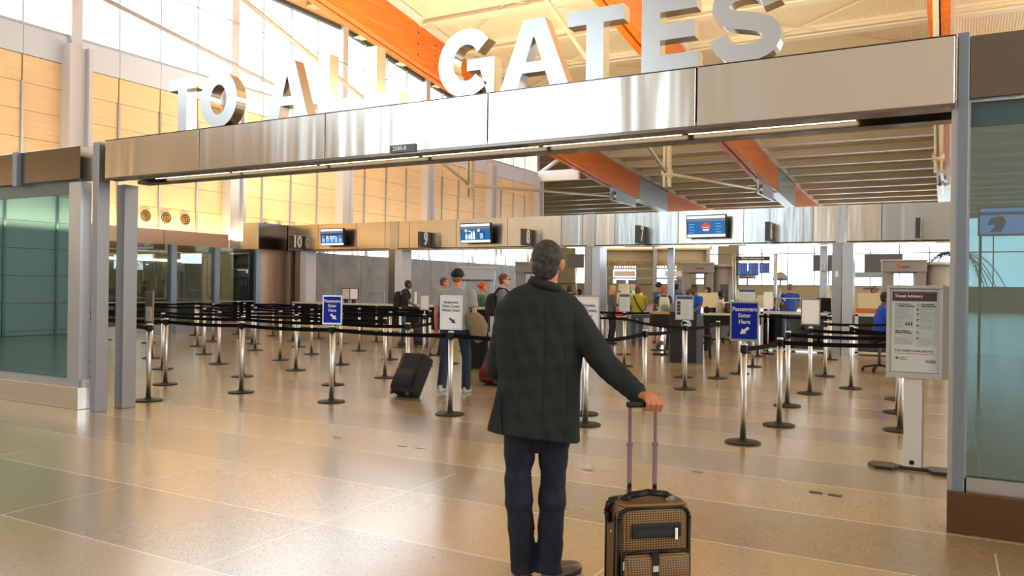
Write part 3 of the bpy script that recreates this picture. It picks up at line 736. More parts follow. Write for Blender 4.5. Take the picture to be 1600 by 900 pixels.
for ri, (y, xs) in enumerate(rows):
    for k, x in enumerate(xs):
        lab = 'steel belt stanchion, %s from the left in the %s belt row of the left queue' % (ORD[k], ORD[ri])
        if ri == 0 and k == 5: lab = 'steel stanchion carrying the left blue Passengers Enter Here sign'
        if ri == 0 and k == 6: lab = 'steel stanchion carrying the white Employees, Flight Crews, Wheel Chairs sign'
        made[(ri, k)] = (stanchion(x, y, lab, 'stanchions of the left queue' if 'carrying' not in lab else 'sign stanchions'), x, y)
    for k in range(len(xs) - 1): belt(made[(ri, k)][0], xs[k + 1] - xs[k], 0)
# the near row runs on behind the suited man, turn belts at the row ends
belt(made[(0, 6)][0], -3.64 + 5.34, 8.38 - 8.15, sag=.03)
for (a, b) in (((1, 0), (2, 1)), ((3, 2), (4, 5)), ((2, 4), (1, 3)), ((5, 4), (6, 5)), ((0, 0), (2, 0)), ((4, 0), (6, 0)), ((1, 4), (4, 6))):
    t, x, y = made[a]; _, x2, y2 = made[b]; belt(t, x2 - x, y2 - y)
sign_on(made[(0, 5)][0], ['Passengers', 'Enter', 'Here'], BLUE, WHITE, arrow=1, rz=R(16), w=.28, h=.39, size=.058)
sign_on(made[(0, 6)][0], ['Employees,', 'Flight Crews,', 'Wheel Chairs'], WHITE, NAVY, arrow=1, rz=R(12), size=.046, w=.29, h=.42)
t = stanchion(-9.3, 6.9, 'steel stanchion by the gate post with a small notice seen edge-on', 'sign stanchions')
belt(t, -2.6, 1.25)
sign_on(t, [], WHITE, NAVY, w=.27, h=.42, rz=R(-17), kind=lambda p, w, h, z: paper(p, w, h, z, .5, 0, 5), frame=mat('brown_frame', (.25, .15, .08), .5))
t = stanchion(-9.04, 12.84, 'steel stanchion in the left queue with a small blank white sign', 'sign stanchions'); sign_on(t, [], WHITE, NAVY, w=.18, h=.3, z=1.1, rz=R(20))
# middle and right lanes
mid = [(-3.64, 8.38, 'stanchion half hidden behind the skirt of the dark suit jacket'), (-3.6, 10.27, 'stanchion behind the hand of the suited man'), (-3.64, 12.29, 'stanchion directly in front of the black podium with the round seal'),
       (-3.6, 14.14, 'stanchion just right of the black podium'), (-3.45, 15.18, 'stanchion behind the right blue sign, nearest of that pair'), (-3.54, 16.75, 'stanchion behind the right blue sign, farther of that pair'),
       (-4.0, 19.5, 'small distant stanchion left of the right blue sign, near the counter')]
mt = []
for x, y, lab in mid: mt.append((stanchion(x, y, 'steel belt ' + lab, 'stanchions of the middle lane'), x, y))
for (a, x, y), (b, x2, y2) in zip(mt, mt[1:]): belt(a, x2 - x, y2 - y, sag=.03)
far = [(-5.78, 15.25, 'stanchion in front of the woman in the mustard top'), (-7.77, 18.92, 'stanchion in front of the blonde woman'), (-7.9, 16.6, 'stanchion by the bright column behind the white sign'), (-6.6, 19.8, 'stanchion at the feet of the woman in mustard'),
       (-2.4, 19.6, 'stanchion before the gap between the two dark counters')]
ft = []
for x, y, lab in far: ft.append((stanchion(x, y, 'steel belt ' + lab, 'stanchions before the checkpoint'), x, y))
belt(ft[2][0], 2.12, -1.35); belt(ft[1][0], 1.2, .9); belt(ft[4][0], -1.6, -.1); belt(ft[2][0], .13, 2.3)
belt(ft[0][0], 2.14, -2.96)
rl = [(-1.84, 8.29, 'stanchion carrying the right blue Passengers Enter Here sign'), (-1.72, 9.6, 'stanchion of the right lane, nearest behind the blue sign'), (-1.92, 11.3, 'stanchion of the right lane, slightly left of the blank white sign'),
      (-1.86, 12.87, 'stanchion carrying the blank white sign in the right lane'), (-2.0, 15.67, 'stanchion of the right lane standing just behind the blank white sign')]
rt = []
for x, y, lab in rl: rt.append((stanchion(x, y, 'steel ' + lab, 'stanchions of the right lane'), x, y))
for (a, x, y), (b, x2, y2) in zip(rt, rt[1:]): belt(a, x2 - x, y2 - y)
er = [(-1.38, 13.93, 'lone stanchion between the blank white sign and the grey advisory sign'), (-.64, 12.91, 'stanchion left of the advisory sign post, farthest of three'), (-.57, 11.48, 'stanchion left of the advisory sign post, middle of three'), (-.47, 10.0, 'stanchion left of the advisory sign post, nearest of three'), (-.7, 17.0, 'stanchion behind the advisory sign, nearest the swivel chair')]
et = []
for x, y, lab in er: et.append((stanchion(x, y, 'steel ' + lab, 'stanchions of the right lane'), x, y))
belt(rt[2][0], 1.35, .18); belt(rt[1][0], 1.25, .4); belt(rt[3][0], 1.22, .04); belt(rt[4][0], 1.3, 1.3); belt(et[1][0], .07, -1.43); belt(et[2][0], .1, -1.48); belt(et[0][0], .74, -1.02)
sign_on(rt[0][0], ['Passengers', 'Enter', 'Here'], BLUE, WHITE, arrow=-1, rz=R(6), z=1.045, h=.41, w=.285, size=.06)
sign_on(rt[3][0], [], WHITE, NAVY, w=.28, h=.41, z=1.05, rz=R(4), frame=mat('brown_grey_frame', (.2, .17, .15), .4))
t = stanchion(-4.0, 9.22 - .75, 'steel stanchion with a white Employees, Flight Crews, Visitors sign beside the jacket', 'sign stanchions'); t.location = (-3.97, 9.1, 0)
sign_on(t, ['Employees,', 'Flight Crews,', 'Visitors'], WHITE, NAVY, w=.36, h=.62, z=.86, rz=R(24), size=.06)
t = stanchion(-6.81, 17.94, 'steel stanchion with a grey printed notice between blonde woman and mustard top', 'sign stanchions'); sign_on(t, [], PALE, NAVY, w=.27, h=.43, z=1.03, rz=R(22), kind=lambda p, w, h, z: paper(p, w, h, z, .18, 0, 14))
t = stanchion(-4.15, 13.93, 'steel stanchion with a notice of four pictograms before the podium', 'sign stanchions'); sign_on(t, [], PALE, NAVY, w=.32, h=.44, z=1.03, rz=R(14), kind=lambda p, w, h, z: paper(p, w, h, z, .16, 4, 12))
t = stanchion(-4.45, 20.3, 'steel stanchion with a dark headed notice rising behind the right blue sign', 'sign stanchions'); sign_on(t, [], PALE, NAVY, w=.42, h=.4, z=1.22, rz=R(10), kind=lambda p, w, h, z: paper(p, w, h, z, .2, 0, 8))

# =================================================================== TRAVEL ADVISORY SIGN
t = thing('advisory_sign', 'tall grey framed Travel Advisory poster sign on a flat pole with black feet', 'sign', (-.27, 7.85, 0), R(3))
b = MB()
bp = [(-.36, .02), (-.30, -.10), (-.16, -.12), (-.10, -.03), (.12, -.03), (.16, -.14), (.34, -.13), (.33, .10), (.14, .1), (.1, .04), (-.1, .04), (-.16, .12), (-.32, .12)]
bmx = MB(); n = len(bp); bmx.add([(x, y, 0) for x, y in bp] + [(x, y, .03) for x, y in bp], [tuple(reversed(range(n))), tuple(range(n, 2 * n))] + [(i, (i + 1) % n, n + (i + 1) % n, n + i) for i in range(n)])
bevelled(bmx.build('base', mat('foot_dark', (.03, .022, .02), .4), t), .006, 2)
bevelled(MB().box(-.072, .072, -.03, .03, .03, .84).build('post', WHITEP, t), .005, 2)
MB().box(.072, .085, -.028, .028, .03, .84).build('post_edge', ALU, t)
MB().cyl((-.005, -.031, .07), (-.005, -.034, .07), .02, n=14).build('maker_badge', BLACK, t)
f = MB().box(-.22, .22, -.05, .05, .81, .86).box(-.22, .22, -.05, .05, 1.60, 1.63).box(-.22, -.19, -.05, .05, .86, 1.6).box(.19, .22, -.05, .05, .86, 1.6).box(-.19, .19, .0, .05, .86, 1.6)
bevelled(f.build('sign_frame', mat('frame_light_grey', (.58, .58, .57), .4, .2), t), .005, 2)
MB().box(.22, .31, -.045, .05, .815, 1.625).build('side_box', mat('frame_mid_grey', (.36, .36, .37), .4), t)
pn = MB().box(-.188, .188, -.03, -.02, .865, 1.595).build('poster', mat('poster_white', (.72, .75, .77), .5), t)
y = -.0305
MB().box(-.175, .175, y - .001, y, 1.49, 1.575).build('title_band', mat('plum_band', (.07, .055, .085), .5), pn)
MB().box(-.155, .17, y - .002, y - .001, 1.562, 1.568).build('red_rule', mat('red_rule', (.6, .12, .06), .5), pn)
text('Travel Advisory', .036, WHITE, pn, (-.155, y - .002, 1.535), bold=.0012, align='LEFT', sx=.95)
MB().box(-.155, -.003, y - .0005, y, 1.25, 1.48).box(-.155, -.003, y - .0005, y, 1.105, 1.24).box(.012, .17, y - .0005, y, 1.09, 1.48).build('pale_block', mat('pale_block', (.55, .64, .66), .5), pn)
text('Permitted in\nlimited quantities', .017, INK, pn, (-.118, y - .001, 1.455), bold=.0006, align='LEFT')
text('Not permitted\nbeyond this point', .017, INK, pn, (.052, y - .001, 1.455), bold=.0006, align='LEFT')
text('May be subject to\nadditional screening', .016, INK, pn, (-.15, y - .001, 1.22), bold=.0006, align='LEFT')
text('Your safety is our priority', .034, mat('ink_blue', (.06, .16, .36), .5), pn, (0, y - .001, 1.055), bold=.0002, sx=.86)
MB().box(-.155, .17, y - .001, y, 1.026, 1.030).build('red_rule', mat('red_rule', ()), pn)
text('Learn more at\nwww.tsa.gov', .014, INK, pn, (.17, y - .001, .965), bold=.0004, align='RIGHT')
text('Transportation\nSecurity\nAdministration', .010, mat('print_grey', ()), pn, (-.11, y - .001, .985), align='LEFT')
m = MB()
for cx in (-.135,): m.strip(arc(cx, 1.455, .013, .013, 0, 360, 20)[:-1], arc(cx, 1.455, .0105, .0105, 0, 360, 20)[:-1], y - .001, y)
m.build('pictogram', INK, pn)
m = MB().strip(arc(.034, 1.455, .014, .014, 0, 360, 20)[:-1], arc(.034, 1.455, .011, .011, 0, 360, 20)[:-1], y - .001, y); m.poly([(.025, 1.463), (.027, 1.465), (.043, 1.447), (.041, 1.445)], y - .001, y)
m.build('no_entry_symbol', mat('red_rule', ()), pn)
m = MB()
for k, cz in enumerate((1.405, 1.365, 1.315, 1.265, 1.205, 1.155)):
    m.box(.020, .038, y - .001, y, cz, cz + .018); m.poly([(.022, cz + .002), (.036, cz + .002), (.036, cz + .014)], y - .002, y - .001, 1)
m.build('pictogram', [INK, WHITE], pn)
m = MB()
for k in range(3):
    cx = -.062 + .021 * k; m.box(cx - .006, cx + .006, y - .001, y, 1.275, 1.297).box(cx - .0025, cx + .0025, y - .001, y, 1.297, 1.312)
m.build('pictogram', INK, pn)
m = MB(); m2 = MB(); random.seed(3)
for k in range(26):
    zz = 1.425 - k * .0125
    if 1.18 < zz < 1.24: continue
    if k in (11, 20): continue
    m.box(-.15, -.15 + (random.uniform(.09, .14) if not (1.26 < zz < 1.33) else .06), y - .0012, y - .0005, zz, zz + .0035)
    m2.box(.045, .045 + random.uniform(.05, .12), y - .0012, y - .0005, zz, zz + .0035)
m.build('printed_lines', mat('print_grey', ()), pn); m2.build('printed_lines', mat('print_grey', ()), pn)
m = MB(); m.cyl((-.133, y - .002, .987), (-.133, y, .987), .012, n=18); m.build('round_seal', mat('ink_blue', ()), pn)

# =================================================================== COUNTERS
def box_thing(name, lab, cat, parts, loc=(0, 0, 0), rz=0, group=None):
    t = thing(name, lab, cat, loc, rz, group)
    for pname, mb, m in parts: mb.build(pname, m, t)
    return t
for i, (a, b) in enumerate(((-20.0, -17.0), (-16.95, -14.1), (-14.05, -11.2))):
    box_thing('agent_counter', '%s black fronted counter with pale top below the stone wall' % ('left', 'middle', 'right')[i], 'counter',
              [('body', MB().box(a, b, 20.55, 21.1, .1, .93), BLACK), ('plinth', MB().box(a, b, 20.6, 21.1, 0, .1), GREY), ('top', MB().box(a, b, 20.45, 21.15, .93, .98), mat('pale_top', (.55, .55, .5), .35)), ('kick_strip', MB().box(a, b, 20.535, 20.55, .12, .22), CREAM)], group='black agent counters')
for i, (a, b) in enumerate(((-4.35, -2.62), (-2.05, -.35))):
    t = box_thing('glass_counter', '%s dark smoked glass counter with silver frame by the column' % ('left', 'right')[i], 'counter',
                  [('glass_front', MB().box(a + .05, b - .05, 21.5, 21.51, .08, .97), GL_SMOKE), ('body', MB().box(a + .08, b - .08, 21.53, 22.2, .05, .96), BLACK),
                   ('frame', MB().box(a, a + .07, 21.45, 21.52, 0, 1.02).box(b - .07, b, 21.45, 21.52, 0, 1.02).box(a, b, 21.45, 22.3, .97, 1.03).box(a, b, 21.45, 21.52, .04, .09), mat('silver_frame', (.6, .6, .6), .35, .4))])
# things on the counters
t = thing('sign_holder', 'black framed double notice holder standing on the left counter', 'sign', (-17.7, 20.8, .98), R(8))
MB().box(-.32, .32, -.02, .02, .12, .50).build('frame', BLACK, t); MB().box(-.30, -.02, -.024, -.02, .14, .48).build('poster', mat('photo_poster', (.62, .5, .45), .5), t); MB().box(.01, .30, -.024, -.02, .14, .48).build('blank_sheet', WHITE, t)
MB().box(-.2, -.12, -.05, .05, 0, .13).box(.1, .18, -.05, .05, 0, .13).build('foot', BLACK, t)
t = thing('wire_rack', 'low silver wire rack standing on the counter beside the notice holder', 'rack', (-16.55, 20.8, .98), 0)
m = MB()
for z in (.05, .12, .19, .26, .33): m.box(-.28, .28, -.01, .01, z, z + .008)
for x in (-.28, 0, .28): m.box(x - .008, x + .008, -.012, .012, 0, .36)
m.box(-.3, .3, -.05, .05, .34, .37); m.build('wires', ALU, t)
t = thing('page_microphone', 'thin black gooseneck microphone standing on the counter', 'microphone', (-13.9, 20.8, .98), 0)
MB().cyl((0, 0, 0), (0, 0, .02), .07, n=14).build('base', BLACK, t); MB().cyl((0, 0, 0), (0, 0, .62), .014, n=8).build('stem', BLACK, t); MB().ball((.05, 0, .66), (.075, .05, .06)).build('head', BLACK, t); MB().ball((.07, -.03, .67), (.04, .03, .04)).build('lamp', WHITE, t)
t = thing('paper_holder', 'white leaflet holder on the counter behind the leaning man', 'holder', (-15.6, 20.8, .98), 0); MB().box(-.1, .1, -.02, .02, 0, .36).build('frame', ALU, t); MB().box(-.08, .08, -.025, -.02, .03, .33).build('leaflet', WHITE, t)
t = thing('paper_holder', 'tall white leaflet holder right of the leaning man', 'holder', (-14.95, 20.8, .98), 0); MB().box(-.1, .1, -.02, .02, 0, .45).build('frame', ALU, t); MB().box(-.08, .02, -.025, -.02, .03, .42).build('leaflet', WHITE, t)
# black podiums
t = thing('podium', 'tall black podium with round agency seal and grey side', 'podium', (-5.0, 16.95, 0), R(20))
MB().box(-.36, .2, -.22, .25, 0, 1.1).build('body', mat('black_laminate', (.006, .006, .008), .3), t)
MB().box(.2, .34, -.22, .25, 0, 1.02).build('side_panel', mat('slate_side', (.07, .09, .11), .4), t)
m = MB(); m.lathe([(.11, 0), (.11, .006)], 28); me = m.fixed('s'); me.transform(Matrix.Rotation(R(90), 4, 'X')); me.transform(Matrix.Translation((-.02, -.221, .83))); s_ = link('round_seal', me, mat('seal_rim', (.30, .33, .38), .5), t)
m = MB(); m.lathe([(.082, 0), (.082, .009)], 28); me = m.fixed('s'); me.transform(Matrix.Rotation(R(90), 4, 'X')); me.transform(Matrix.Translation((-.02, -.221, .83))); link('seal_disc', me, mat('seal_pale', (.6, .65, .7), .5), s_)
m = MB(); m.poly([(-.02, .79), (.01, .815), (.05, .86), (.012, .85), (-.02, .875), (-.052, .85), (-.09, .86), (-.05, .815)], -.232, -.2305); m.build('eagle_emblem', NAVY, s_)
MB().cyl((-.02, -.222, .12), (-.02, -.225, .12), .035, n=14).build('badge', WHITEP, t)
box_thing('work_table', 'small black belted work table on steel legs left of the podium', 'table', [('top', MB().box(-.36, .34, -.3, .3, .98, 1.03), mat('tan_top', (.35, .22, .1), .5)), ('apron', MB().box(-.35, .33, -.29, .29, .72, .98), BLACK),
          ('leg', MB().cyl((-.02, -.2, 0), (-.02, -.2, .75), .03), POLE), ('leg', MB().cyl((.17, -.2, 0), (.17, -.2, .75), .03), POLE), ('foot', MB().box(-.3, .32, -.3, -.1, 0, .03), BLACK)], (-6.05, 18.7, 0), R(24))
box_thing('podium', 'small black podium with pale top beside the red haired woman', 'podium', [('body', MB().box(-.24, .16, -.16, .16, .0, 1.14), BLACK), ('top', MB().box(-.26, .12, -.18, .18, 1.14, 1.18), mat('pale_top', ()))], (-7.95, 13.15, 0), R(28))
t = thing('stool', 'small dark metal stool behind the black podium', 'stool', (-4.95, 18.2, 0), R(20))
MB().cyl((0, 0, .48), (0, 0, .52), .19, n=20).build('seat', BLACK, t)
for a in (45, 135, 225, 315): MB().cyl((.16 * math.cos(R(a)), .16 * math.sin(R(a)), .48), (.2 * math.cos(R(a)), .2 * math.sin(R(a)), 0), .016, n=8).build('leg', BLACK, t)
# inspection tables & equipment beyond the bulkhead
def xray(lab, x, y, rz, w=1.0, h=1.25, z0=0.0, green=True):
    t = thing('xray_machine', lab, 'x-ray machine', (x, y, 0), rz, 'cream x-ray machines')
    bevelled(MB().box(-w / 2, w / 2, -.4, .5, .55, h).build('housing', CREAM, t), .03, 3)
    MB().box(-w / 2 - .7, w / 2 + .7, -.3, .35, .62, .72).build('conveyor', DKGREY, t)
    MB().box(-w / 2 + .05, w / 2 - .05, -.3, .4, 0, .6).build('base', GREY, t)
    MB().box(-w * .4, w * .4, -.41, -.38, .72, 1.05).build('curtain', BLACK, t)
    MB().box(-w * .35, -w * .05, -.1, .3, h, h + .3).build('control_box', mat('off_white', (.68, .66, .58), .5), t)
    MB().ball((w * .2, -.2, h + .03), (.06, .06, .05)).build('beacon', emis('green_lamp', (.05, .9, .2), 1.5), t)
xray('cream x-ray machine behind the blonde woman', -9.5, 25.5, R(15), .8, 1.45)
xray('cream x-ray machine left of the flight information board', -6.6, 29.0, R(10), 1.4, 1.3)
xray('cream x-ray machine right of the officer in blue', -3.2, 27.4, R(8), 1.2, 1.35)
xray('low cream x-ray machine behind the right blue sign', -6.3, 25.6, R(10), 1.2, 1.2)
def walk_detector(lab, x, y, rz, w, h, door, side=False, logo=True, m_=None):
    m_ = m_ or mat('scanner_grey', (.27, .26, .26), .45); t = thing('body_scanner', lab, 'scanner', (x, y, 0), rz, 'walk-through scanners')
    MB().box(-w / 2, -door / 2, -.35, .35, 0, h).box(door / 2, w / 2, -.35, .35, 0, h).build('side_panel', m_, t)
    bevelled(MB().box(-w / 2 - .02, w / 2 + .02, -.38, .38, h - .32, h).build('crosshead', m_, t), .02, 2)
    MB().box(-w / 2 - .04, w / 2 + .04, -.4, .4, h, h + .05).build('top_plate', mat('scanner_pale', (.45, .45, .44), .4), t)
    MB().box(-door / 2 - .05, door / 2 + .05, -.39, -.36, h - .36, h - .32).build('lintel', DKGREY, t)
    if logo:
        MB().cyl((-.15, -.385, h - .15), (-.15, -.39, h - .15), .05, n=12).build('red_logo', mat('logo_red', (.7, .06, .03), .5), t)
        MB().box(-.08, .16, -.39, -.385, h - .19, h - .15).build('maker_mark', mat('logo_dark', (.1, .06, .05), .5), t)
    if side:
        MB().cyl((w / 2 + .35, 0, 0), (w / 2 + .35, 0, h - .12), .36, n=24).build('scanner_drum', m_, t); MB().cyl((w / 2 + .35, 0, h - .12), (w / 2 + .35, 0, h - .02), .4, n=24).build('drum_top', mat('scanner_pale', ()), t)
        MB().box(w / 2 + .22, w / 2 + .48, -.37, -.33, 0, h - .7).build('drum_door', mat('tinted_dark', (.05, .07, .1), .15), t)
    return t
walk_detector('grey body scanner with red logo left of the flight board', -7.6, 27.0, R(22), 1.0, 2.48, .5, True)
walk_detector('grey walk-through scanner with red logo above the advisory sign', -1.2, 26.3, R(6), 1.15, 2.5, .55, True)
walk_detector('grey scanner half hidden behind the suited man\'s head', *fr(836, 27)[:2], R(26), 1.3, 2.4, .6, False, False)
t = walk_detector('pale blue walk-through metal detector arch before the stone wall', *fr(747, 23)[:2], R(28), .95, 2.1, .75, False, False, mat('pale_blue_panel', (.36, .42, .50), .3))
t['category'] = 'metal detector'
# lamp-rack bays (portal of security lanes)
for i, x in enumerate((-11.1, -9.0)):
    t = thing('lane_frame', '%s security lane frame with shelf of small parts and pale panel' % ('left', 'right')[i], 'frame', (x, 30, 0), R(18), 'security lane frames')
    MB().box(-1.15, -1.0, -.1, .1, 0, 3.3).box(.85, 1.0, -.1, .1, 0, 3.3).build('post', ALU, t)
    MB().box(-1.2, 1.05, -.15, .15, 3.12, 3.3).build('canopy', CREAM, t); MB().box(-1.1, .95, -.16, -.15, 3.2, 3.25).build('lamp', SLAT, t)
    MB().box(-1.0, .85, -.08, .08, 2.36, 2.42).build('shelf', ALU, t)
    MB().box(-1.0, .85, .1, .14, 2.5, 3.12).build('back_panel', CREAMW, t)
    m = MB(); random.seed(i + 5)
    for k in range(17): m.box(-.95 + k * .1, -.9 + k * .1, -.06, .02, 2.42, 2.55 + random.uniform(0, .14))
    o = m.build('shelf_clutter', mat('amber_parts', (.45, .28, .1), .5), t); o['kind'] = 'stuff'
    MB().box(-.95, .75, -.07, -.03, 2.72, 2.74).build('rod', ALU, t)
    MB().box(-.7, .15, -.1, -.08, 2.08, 2.3).build('pale_panel', WHITEP, t)
    MB().box(-1.0, .85, -.05, .05, 1.98, 2.05).build('rail', ALU, t)
    for dx in (-.42, .05):
        d = MB().box(dx - .2, dx + .2, .02, .06, 0, 1.95).build('door_leaf', GREY, t); MB().box(dx - .1, dx + .1, .01, .02, 1.5, 1.78).build('door_glass', emis('door_daylight', (.7, .9, 1), .9) if False else WHITE, d)
# flight information board
t = thing('flight_board', 'Flight Information board of three departure screens hung between steel posts', 'display board', (-5.7, 27, 0), R(6))
MB().cyl((-.6, 0, 0), (-.6, 0, 2.8), .035).cyl((-.68, 0, 0), (-.68, 0, 2.8), .03).cyl((.68, 0, 0), (.68, 0, 2.8), .06).build('post', ALU, t)
hd = MB().box(-.58, .5, -.05, .05, 2.58, 2.72).build('header', DKGREY, t); text('Flight Information', .11, WHITE, hd, (-.04, -.055, 2.65), bold=.002, sx=.9)
for k, x in enumerate((-.38, -.02, .33)):
    s = MB().box(x - .16, x + .16, -.04, .04, 2.08 + (.08 if k == 2 else 0), 2.5).build('departure_screen', BLACK, t)
    m = MB().box(x - .145, x + .145, -.043, -.04, 2.1 + (.08 if k == 2 else 0), 2.48, 0)
    for r_ in range(9 - 2 * (k == 2)):
        zz = 2.45 - r_ * .04; m.box(x - .13, x - .03, -.046, -.043, zz, zz + .007, 1).box(x + .0, x + .05, -.046, -.043, zz, zz + .007, 2).box(x + .09, x + .13, -.046, -.043, zz, zz + .007, 1)
    m.build('departure_list', [E_NAVY, E_SKY, emis('screen_pink', (.7, .4, .6), .8)], s)
MB().box(-.6, .68, .04, .06, 2.44, 2.47).box(-.6, .68, .04, .06, 2.16, 2.19).build('rail', ALU, t)
for x, y, w, z0, z1, lab in ((-3.75, 30, 1.05, 2.3, 2.88, 'dark grey raised panel left of the camera post'), (-2.0, 30, 1.2, 2.25, 2.9, 'dark grey raised panel right of the stainless column'), (-13.55, 30, .72, 2.43, 3.0, 'dark grey raised panel just right of the suited man\'s head')):
    t = thing('raised_panel', lab, 'panel', (x, y, 0), R(5), 'raised grey panels'); MB().box(-w / 2, w / 2, -.04, .04, z0, z1).build('panel', mat('panel_grey', (.10, .10, .11), .5), t)
    MB().cyl((0, .06, 0), (0, .06, z1), .025).build('pole', ALU, t)
for x, y, lab in ((-7.15, 22.6, 'slim grey camera post under sign 7'), (-2.95, 22.6, 'slim grey post with white dome camera left of the column')):
    t = thing('camera_post', lab, 'post', (x, y, 0), 0); MB().box(-.09, .09, -.06, .06, 0, 2.8).build('shaft', ALU, t)
    if x > -4: MB().cyl((0, -.12, 2.2), (0, -.12, 2.32), .05).ball((0, -.12, 2.17), (.07, .07, .08)).build('camera_dome', WHITEP, t)
for x, y, z, s, lab in ((-6.9, 31.5, 2.1, .3, 'grey lamp hood on thin pole left of the flight board'), (-5.3, 29.5, 2.0, .25, 'grey lamp hood on thin pole right of the flight board'), (-3.0, 27.0, 1.9, .0, 'slim pole')):
    if s == 0: continue
    t = thing('lamp_hood', lab, 'lamp', (x, y, 0), 0, 'grey hooded lamps'); MB().cyl((0, 0, 0), (0, 0, z), .03).build('pole', ALU, t); MB().lathe([(s * 1.1, z - .05), (s, z + .1), (s * .3, z + .25)], 20).build('hood', GREY, t)
t = thing('scan_arm_stand', 'white stand with arm and shallow bowl beside the stainless column', 'stand', (-2.1, 28.0, 0), 0)
MB().box(.25, .33, -.04, .04, 0, 2.3).build('pole', ALU, t); MB().box(-.6, .3, -.04, .04, 2.05, 2.22).build('arm', ALU, t); MB().cyl((-.1, 0, 1.66), (-.1, 0, 1.74), .24, .3, 18).build('bowl', GREY, t); MB().cyl((-.1, 0, 0), (-.1, 0, 1.66), .02).build('stem', ALU, t)
t = thing('work_screen', 'cream folding screen panel on the right counter area with orange base', 'panel', (-1.75, 24.2, 0), R(4)); MB().box(-.5, .35, -.02, .02, 1.0, 1.55).build('board', CREAM, t); MB().box(-.55, .4, -.03, .03, .0, 1.12).build('orange_bin', mat('orange_bin', (.6, .16, .04), .5), t)
for x, y, lab in ((-4.95, 22.6, 'cream paper board leaning behind the right blue sign'), (-4.45, 22.6, 'second cream paper board beside the white post sign'), (-5.55, 20.6, 'cream clipboard sheet beside the officer with the badge')):
    t = thing('paper_board', lab, 'board', (x, y, 0), R(10)); MB().box(-.22, .22, -.01, .01, 1.12, 1.45 if y > 21 else 1.5).build('sheet', CREAM, t); MB().box(-.05, .05, -.01, .02, 0, 1.15).build('leg', BLACK, t)
t = thing('desk', 'long black screening desk behind the podium', 'desk', (-6.2, 20.8, 0), R(5)); MB().box(-.2, 2.0, -.3, .3, .92, .97).build('top', mat('pale_top', ()), t); MB().box(-.2, 2.0, -.28, -.24, .7, .92).build('apron', BLACK, t)
for x in (-.1, .4, .9, 1.4, 1.9): MB().cyl((x, -.1, 0), (x, -.1, .92), .03).build('leg', mat('beige_leg', (.5, .45, .35), .5), t)
t = thing('sign_stand', 'tall narrow white sign stand right of the blue sign', 'sign', (-3.95, 20.4, 0), R(8)); MB().box(-.11, .11, -.01, .01, 1.12, 1.55).build('sheet', WHITE, t); MB().cyl((0, .01, 0), (0, .01, 1.12), .02).build('pole', ALU, t); MB().cyl((0, 0, 0), (0, 0, .02), .16, n=16).build('base', BLACK, t)
t = thing('acrylic_guard', 'clear counter guard with silver frame before the officers in blue', 'guard', (-3.6, 21.9, 1.03), 0); MB().box(-.45, -.42, -.02, .02, 0, .36).box(.42, .45, -.02, .02, 0, .36).box(.5, .58, -.02, .02, 0, .38).box(-.45, .45, -.02, .02, .34, .37).build('frame', ALU, t); MB().box(-.42, .42, -.003, .003, 0, .34).build('pane', GL_CLEAR, t)
t = thing('monitor', 'black monitor seen from behind on the glass counter', 'monitor', (-2.9, 21.95, 1.03), R(5)); MB().box(-.2, .22, -.03, .03, .04, .38).build('screen', BLACK, t); MB().box(-.04, .04, -.03, .03, 0, .1).build('stand', BLACK, t)
for y, z0, z1, w, lab in ((12.0, 2.12, 2.62, .78, 'blue and white screen added for a reflection in the left teal glass'), (13.1, 2.1, 2.6, .4, 'narrow dark screen added for a reflection beside the blue one')):  # bodies placed behind the glass to stand for screens reflected in it
    t = thing('reflection_screen', lab, 'screen', (-20.75, y, 0), R(60)); MB().box(-w / 2, w / 2, 0, .06, z0, z1).build('housing', BLACK, t); MB().box(-.05, .05, .05, .1, z1 - .02, z1 + .25).box(-.05, .05, .05, .55, z1 + .2, z1 + .25).build('bracket', BLACK, t)
    m = MB().box(-w / 2 + .02, w / 2 - .02, -.004, 0, z0 + .02, z1 - .02, 0)
    if w > .5: m.box(-w / 2 + .02, w / 2 - .02, -.006, -.004, z0 + .02, z0 + .2, 1).poly([(-.3, z0 + .24), (.1, z0 + .27), (.3, z0 + .36), (.05, z0 + .3)], -.008, -.006, 1)
    else:
        for k in range(3): m.box(-.12, .12, -.006, -.004, z0 + .1 + .13 * k, z0 + .14 + .13 * k, 1)
    m.build('display', [E_BLUE, E_WHITE], t)
# swivel chair on the right
t = thing('swivel_chair', 'black swivel stool chair under the seated officer at right', 'chair', (-1.2, 17.3, 0), R(100))
MB().cyl((0, 0, .66), (0, 0, .74), .24, n=20).build('seat', BLACK, t); bevelled(MB().box(-.2, .2, -.29, -.24, .86, 1.2).build('backrest', BLACK, t), .02, 2); MB().box(-.03, .03, -.28, -.24, .66, .95).build('back_bar', BLACK, t); MB().cyl((0, 0, .1), (0, 0, .68), .03).build('gas_column', DKGREY, t)
for k in range(5):
    a = R(72 * k + 10); MB().cyl((0, 0, .13), (.3 * math.cos(a), .3 * math.sin(a), .08), .02, n=8).build('leg', BLACK, t); MB().ball((.3 * math.cos(a), .3 * math.sin(a), .035), (.035, .035, .035), 0, 10, 6).build('caster', BLACK, t)
for x_, y_, rz_, lab in ((-6.05, 24.0, R(80), 'black swivel chair under the seated person in white shirt'), (-4.35, 23.2, R(80), 'black swivel chair behind the glass counter')):
    c_ = copy_tree(t); c_.location = (x_, y_, 0); c_.rotation_euler = (0, 0, rz_); c_['label'] = lab; c_['group'] = 'swivel chairs'
t['group'] = 'swivel chairs'
